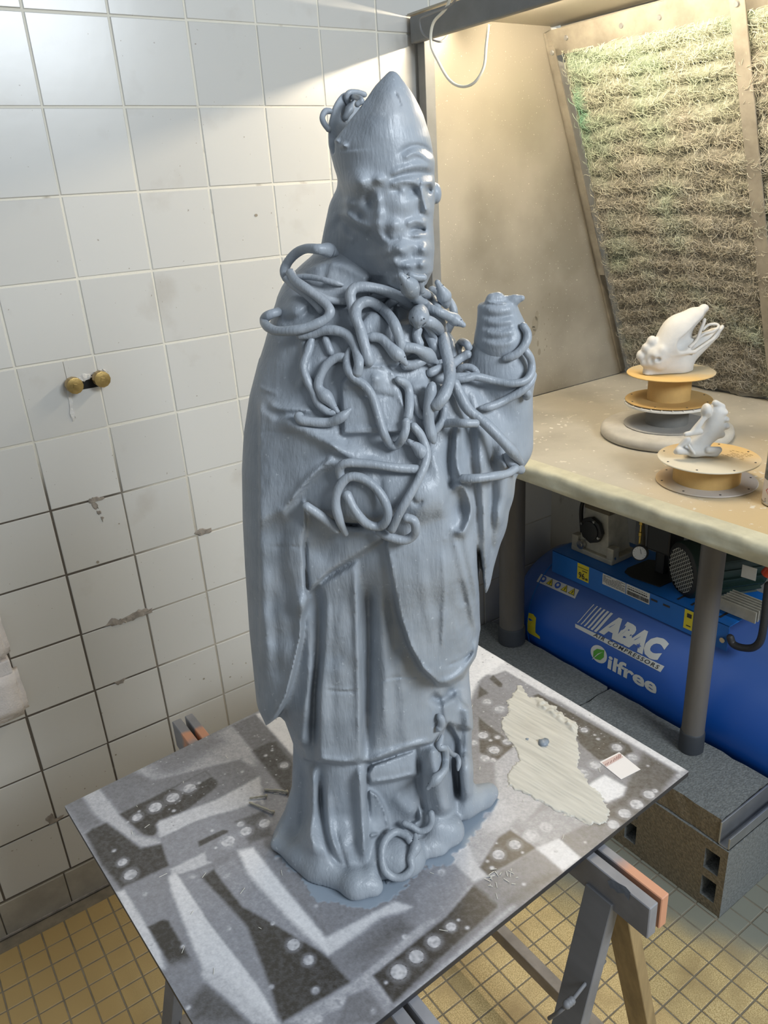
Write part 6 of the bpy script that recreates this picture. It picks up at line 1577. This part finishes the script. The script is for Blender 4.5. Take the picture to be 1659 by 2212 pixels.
# snakes by the feet and at the mitre
snake('D', [(870, -80), (900, -20), (895, 40), (850, 100)], R0 * 1.0, lift=.004, taper=(.6, .4)); snake('D', [(910, 150), (880, 270), (940, 300), (950, 430), (930, 540), (840, 640), (740, 745)], R0 * 1.0, lift=.004, head=1, taper=(.5, 1), label='snake crawling down the shin with its head low')
snake('D', [(950, 270), (1010, 350), (1070, 380), (1095, 440), (1085, 540)], R0 * .7, lift=.006, taper=(1, .4))
snake('D', [(785, 1010), (790, 1110), (750, 1190), (660, 1220), (570, 1170), (480, 1130)], R0 * .9, lift=.005)
snake('D', [(610, 1260), (610, 1400), (560, 1520), (565, 1640), (470, 1735), (350, 1730), (260, 1640), (235, 1480), (270, 1330), (380, 1230), (500, 1270), (560, 1340)], R0 * 1.05, lift=.004, head=-1, label='snake curled into a ring on the clay at the hem')
snake('H', [(330, 470), (305, 400), (330, 355), (400, 350), (480, 375)], .0027, lifts=[.000, .003, .004, .004, .0]); snake('H', [(375, 430), (330, 520), (290, 600)], .0030, lifts=[.002, .002, .002], head=-1); snake('H', [(350, 395), (400, 400), (450, 430), (400, 470)], .0026, lifts=[.0, .0, .0, .0])
snake('H', [(150, 530), (100, 535), (72, 590), (90, 650), (135, 710)], .0029, lifts=[.0, .0, .0, .0, .0], label='small snake loop sticking out behind the mitre')

# ================================================================== WHITE CASTS ON THE SPOOLS
def cast(name, label, origin, prims, lo, hi, h, m, zfloor, iters=2):
    def fn(u, w, z):
        d = np.full(u.shape, 1.0)
        for P in prims:
            if P[0] == 'c': d = smin(d, cap(u, w, z, P[2], P[3], P[4], P[5]), P[1])
            elif P[0] == 'e': d = smin(d, ell(u, w, z, P[2], P[3], P[4]), P[1])
            elif P[0] == 'xc': d = smax(d, -cap(u, w, z, P[2], P[3], P[4], P[5]), P[1])
            elif P[0] == 'x': d = smax(d, -ell(u, w, z, P[2], P[3], P[4]), P[1])
        return np.maximum(d, zfloor + .0003 - z)
    e = empty(name, origin); tag(e, label, 'cast')
    mesh_sdf('cast_body', fn, lo, hi, h, m, e, iters); return e, fn
M_CAST_W = mat('raw white cast', (.60, .585, .555), .7, bump=.3, bscale=90, mottle=.06, mscale=20)
wq = (np.array(TC) - OO) @ WW; A1 = lambda x, y, o=0.0: at(x, y, wq + o)
pr = [('c', .02, A1(1418, 780, .01), A1(1462, 786, .0), .030, .036), ('c', .014, A1(1420, 768, .02), A1(1500, 688, .01), .030, .026), ('e', .02, A1(1462, 728, .012), (.042, .034, .052), .0),
      ('c', .016, A1(1462, 775, -.012), A1(1540, 722, -.02), .036, .014), ('e', .006, A1(1520, 668, .008), (.012, .012, .012), 0), ('c', .006, A1(1540, 722, -.02), A1(1558, 708, -.02), .012, .006),
      ('xc', .006, A1(1478, 742, .040), A1(1545, 688, .025), .019, .024), ('xc', .006, A1(1498, 722, .01), A1(1560, 672, .0), .010, .020),
      ('c', .003, A1(1448, 766, .040), A1(1500, 760, .032), .0050, .0046), ('c', .003, A1(1500, 760, .032), A1(1540, 732, .004), .0046, .0040), ('c', .003, A1(1540, 732, .004), A1(1560, 706, -.012), .0044, .0050),
      ('e', .006, A1(1384, 768, .012), (.010, .012, .013), 0), ('e', .006, A1(1396, 752, .018), (.011, .012, .012), 0), ('e', .006, A1(1394, 784, .016), (.012, .012, .010), 0), ('e', .006, A1(1408, 738, .02), (.012, .012, .014), 0),
      ('e', .005, A1(1416, 770, .036), (.011, .010, .010), 0), ('e', .005, A1(1430, 758, .040), (.010, .010, .012), 0), ('e', .005, A1(1424, 788, .034), (.012, .010, .012), 0), ('x', .006, A1(1408, 780, .045), (.006, .010, .010), 0),
      ('c', .012, A1(1405, 806, .012), A1(1478, 806, -.005), .018, .020), ('e', .006, A1(1400, 812, .02), (.012, .012, .012), 0), ('x', .004, A1(1422, 777, .048), (.006, .008, .005), 0)]
c0 = A1(1465, 745); e, _f = cast('mitred_head_cast', 'white cast of a bishop head in a mitre, tipped back on the stacked spools', (TC[0], TC[1], ZH), pr, (c0[0] - .13, wq - .09, ZH - .006), (c0[0] + .15, wq + .10, ZH + .24), .0021, M_CAST_W, ZH)
for pts, r in (([(1490, 750, .03), (1505, 735, .025), (1514, 712, .02), (1520, 698, .018), (1522, 690, .016)], .0040), ([(1500, 738, .02), (1520, 722, .012), (1540, 716, .004), (1552, 706, .0), (1546, 700, -.004), (1530, 702, -.004), (1518, 712, .004)], .0034)):
    P_ = [A1(x, y, o_) for x, y, o_ in pts]; P_ = [l2w(*p) for p in P_]; tube('snake', spline(P_, 6), r, M_CAST_W, e, n=10)
wq2 = (np.array(FC) - OO) @ WW; A2 = lambda x, y, o=0.0: at(x, y, wq2 + o)
pr = [('c', .006, A2(1466, 974, .01), A2(1545, 978, .012), .0075, .0085), ('c', .010, A2(1500, 966, -.004), A2(1540, 925, -.004), .021, .020), ('c', .010, A2(1536, 930, -.004), A2(1548, 890, -.004), .019, .018),
      ('e', .005, A2(1526, 888, .008), (.010, .014, .016), 0), ('e', .004, A2(1562, 890, .0), (.009, .012, .006), 0), ('e', .004, A2(1566, 905, .0), (.008, .012, .006), 0), ('e', .004, A2(1566, 920, .0), (.009, .012, .007), 0), ('e', .004, A2(1556, 938, .004), (.009, .010, .008), 0),
      ('c', .004, A2(1482, 938, .014), A2(1512, 932, .014), .0050, .0065), ('c', .004, A2(1500, 930, .012), A2(1520, 905, .012), .007, .006), ('x', .004, A2(1530, 915, .026), (.012, .012, .018), .0), ('c', .003, A2(1545, 870, .004), A2(1560, 878, .0), .006, .006),
      ('c', .004, A2(1460, 976, .004), A2(1484, 950, .006), .005, .008), ('x', .003, A2(1506, 958, .030), (.012, .014, .014), 0), ('c', .003, A2(1488, 962, .022), A2(1500, 980, .024), .003, .003), ('c', .003, A2(1530, 972, .02), A2(1552, 972, .012), .007, .007)]
c0 = A2(1515, 930); cast('small_figure_cast', 'small white cast of a clenched figure fragment on the front spool', (FC[0], FC[1], ZF), pr, (c0[0] - .07, wq2 - .05, ZF - .004), (c0[0] + .075, wq2 + .06, ZF + .14), .0015, M_CAST_W, ZF, 1)
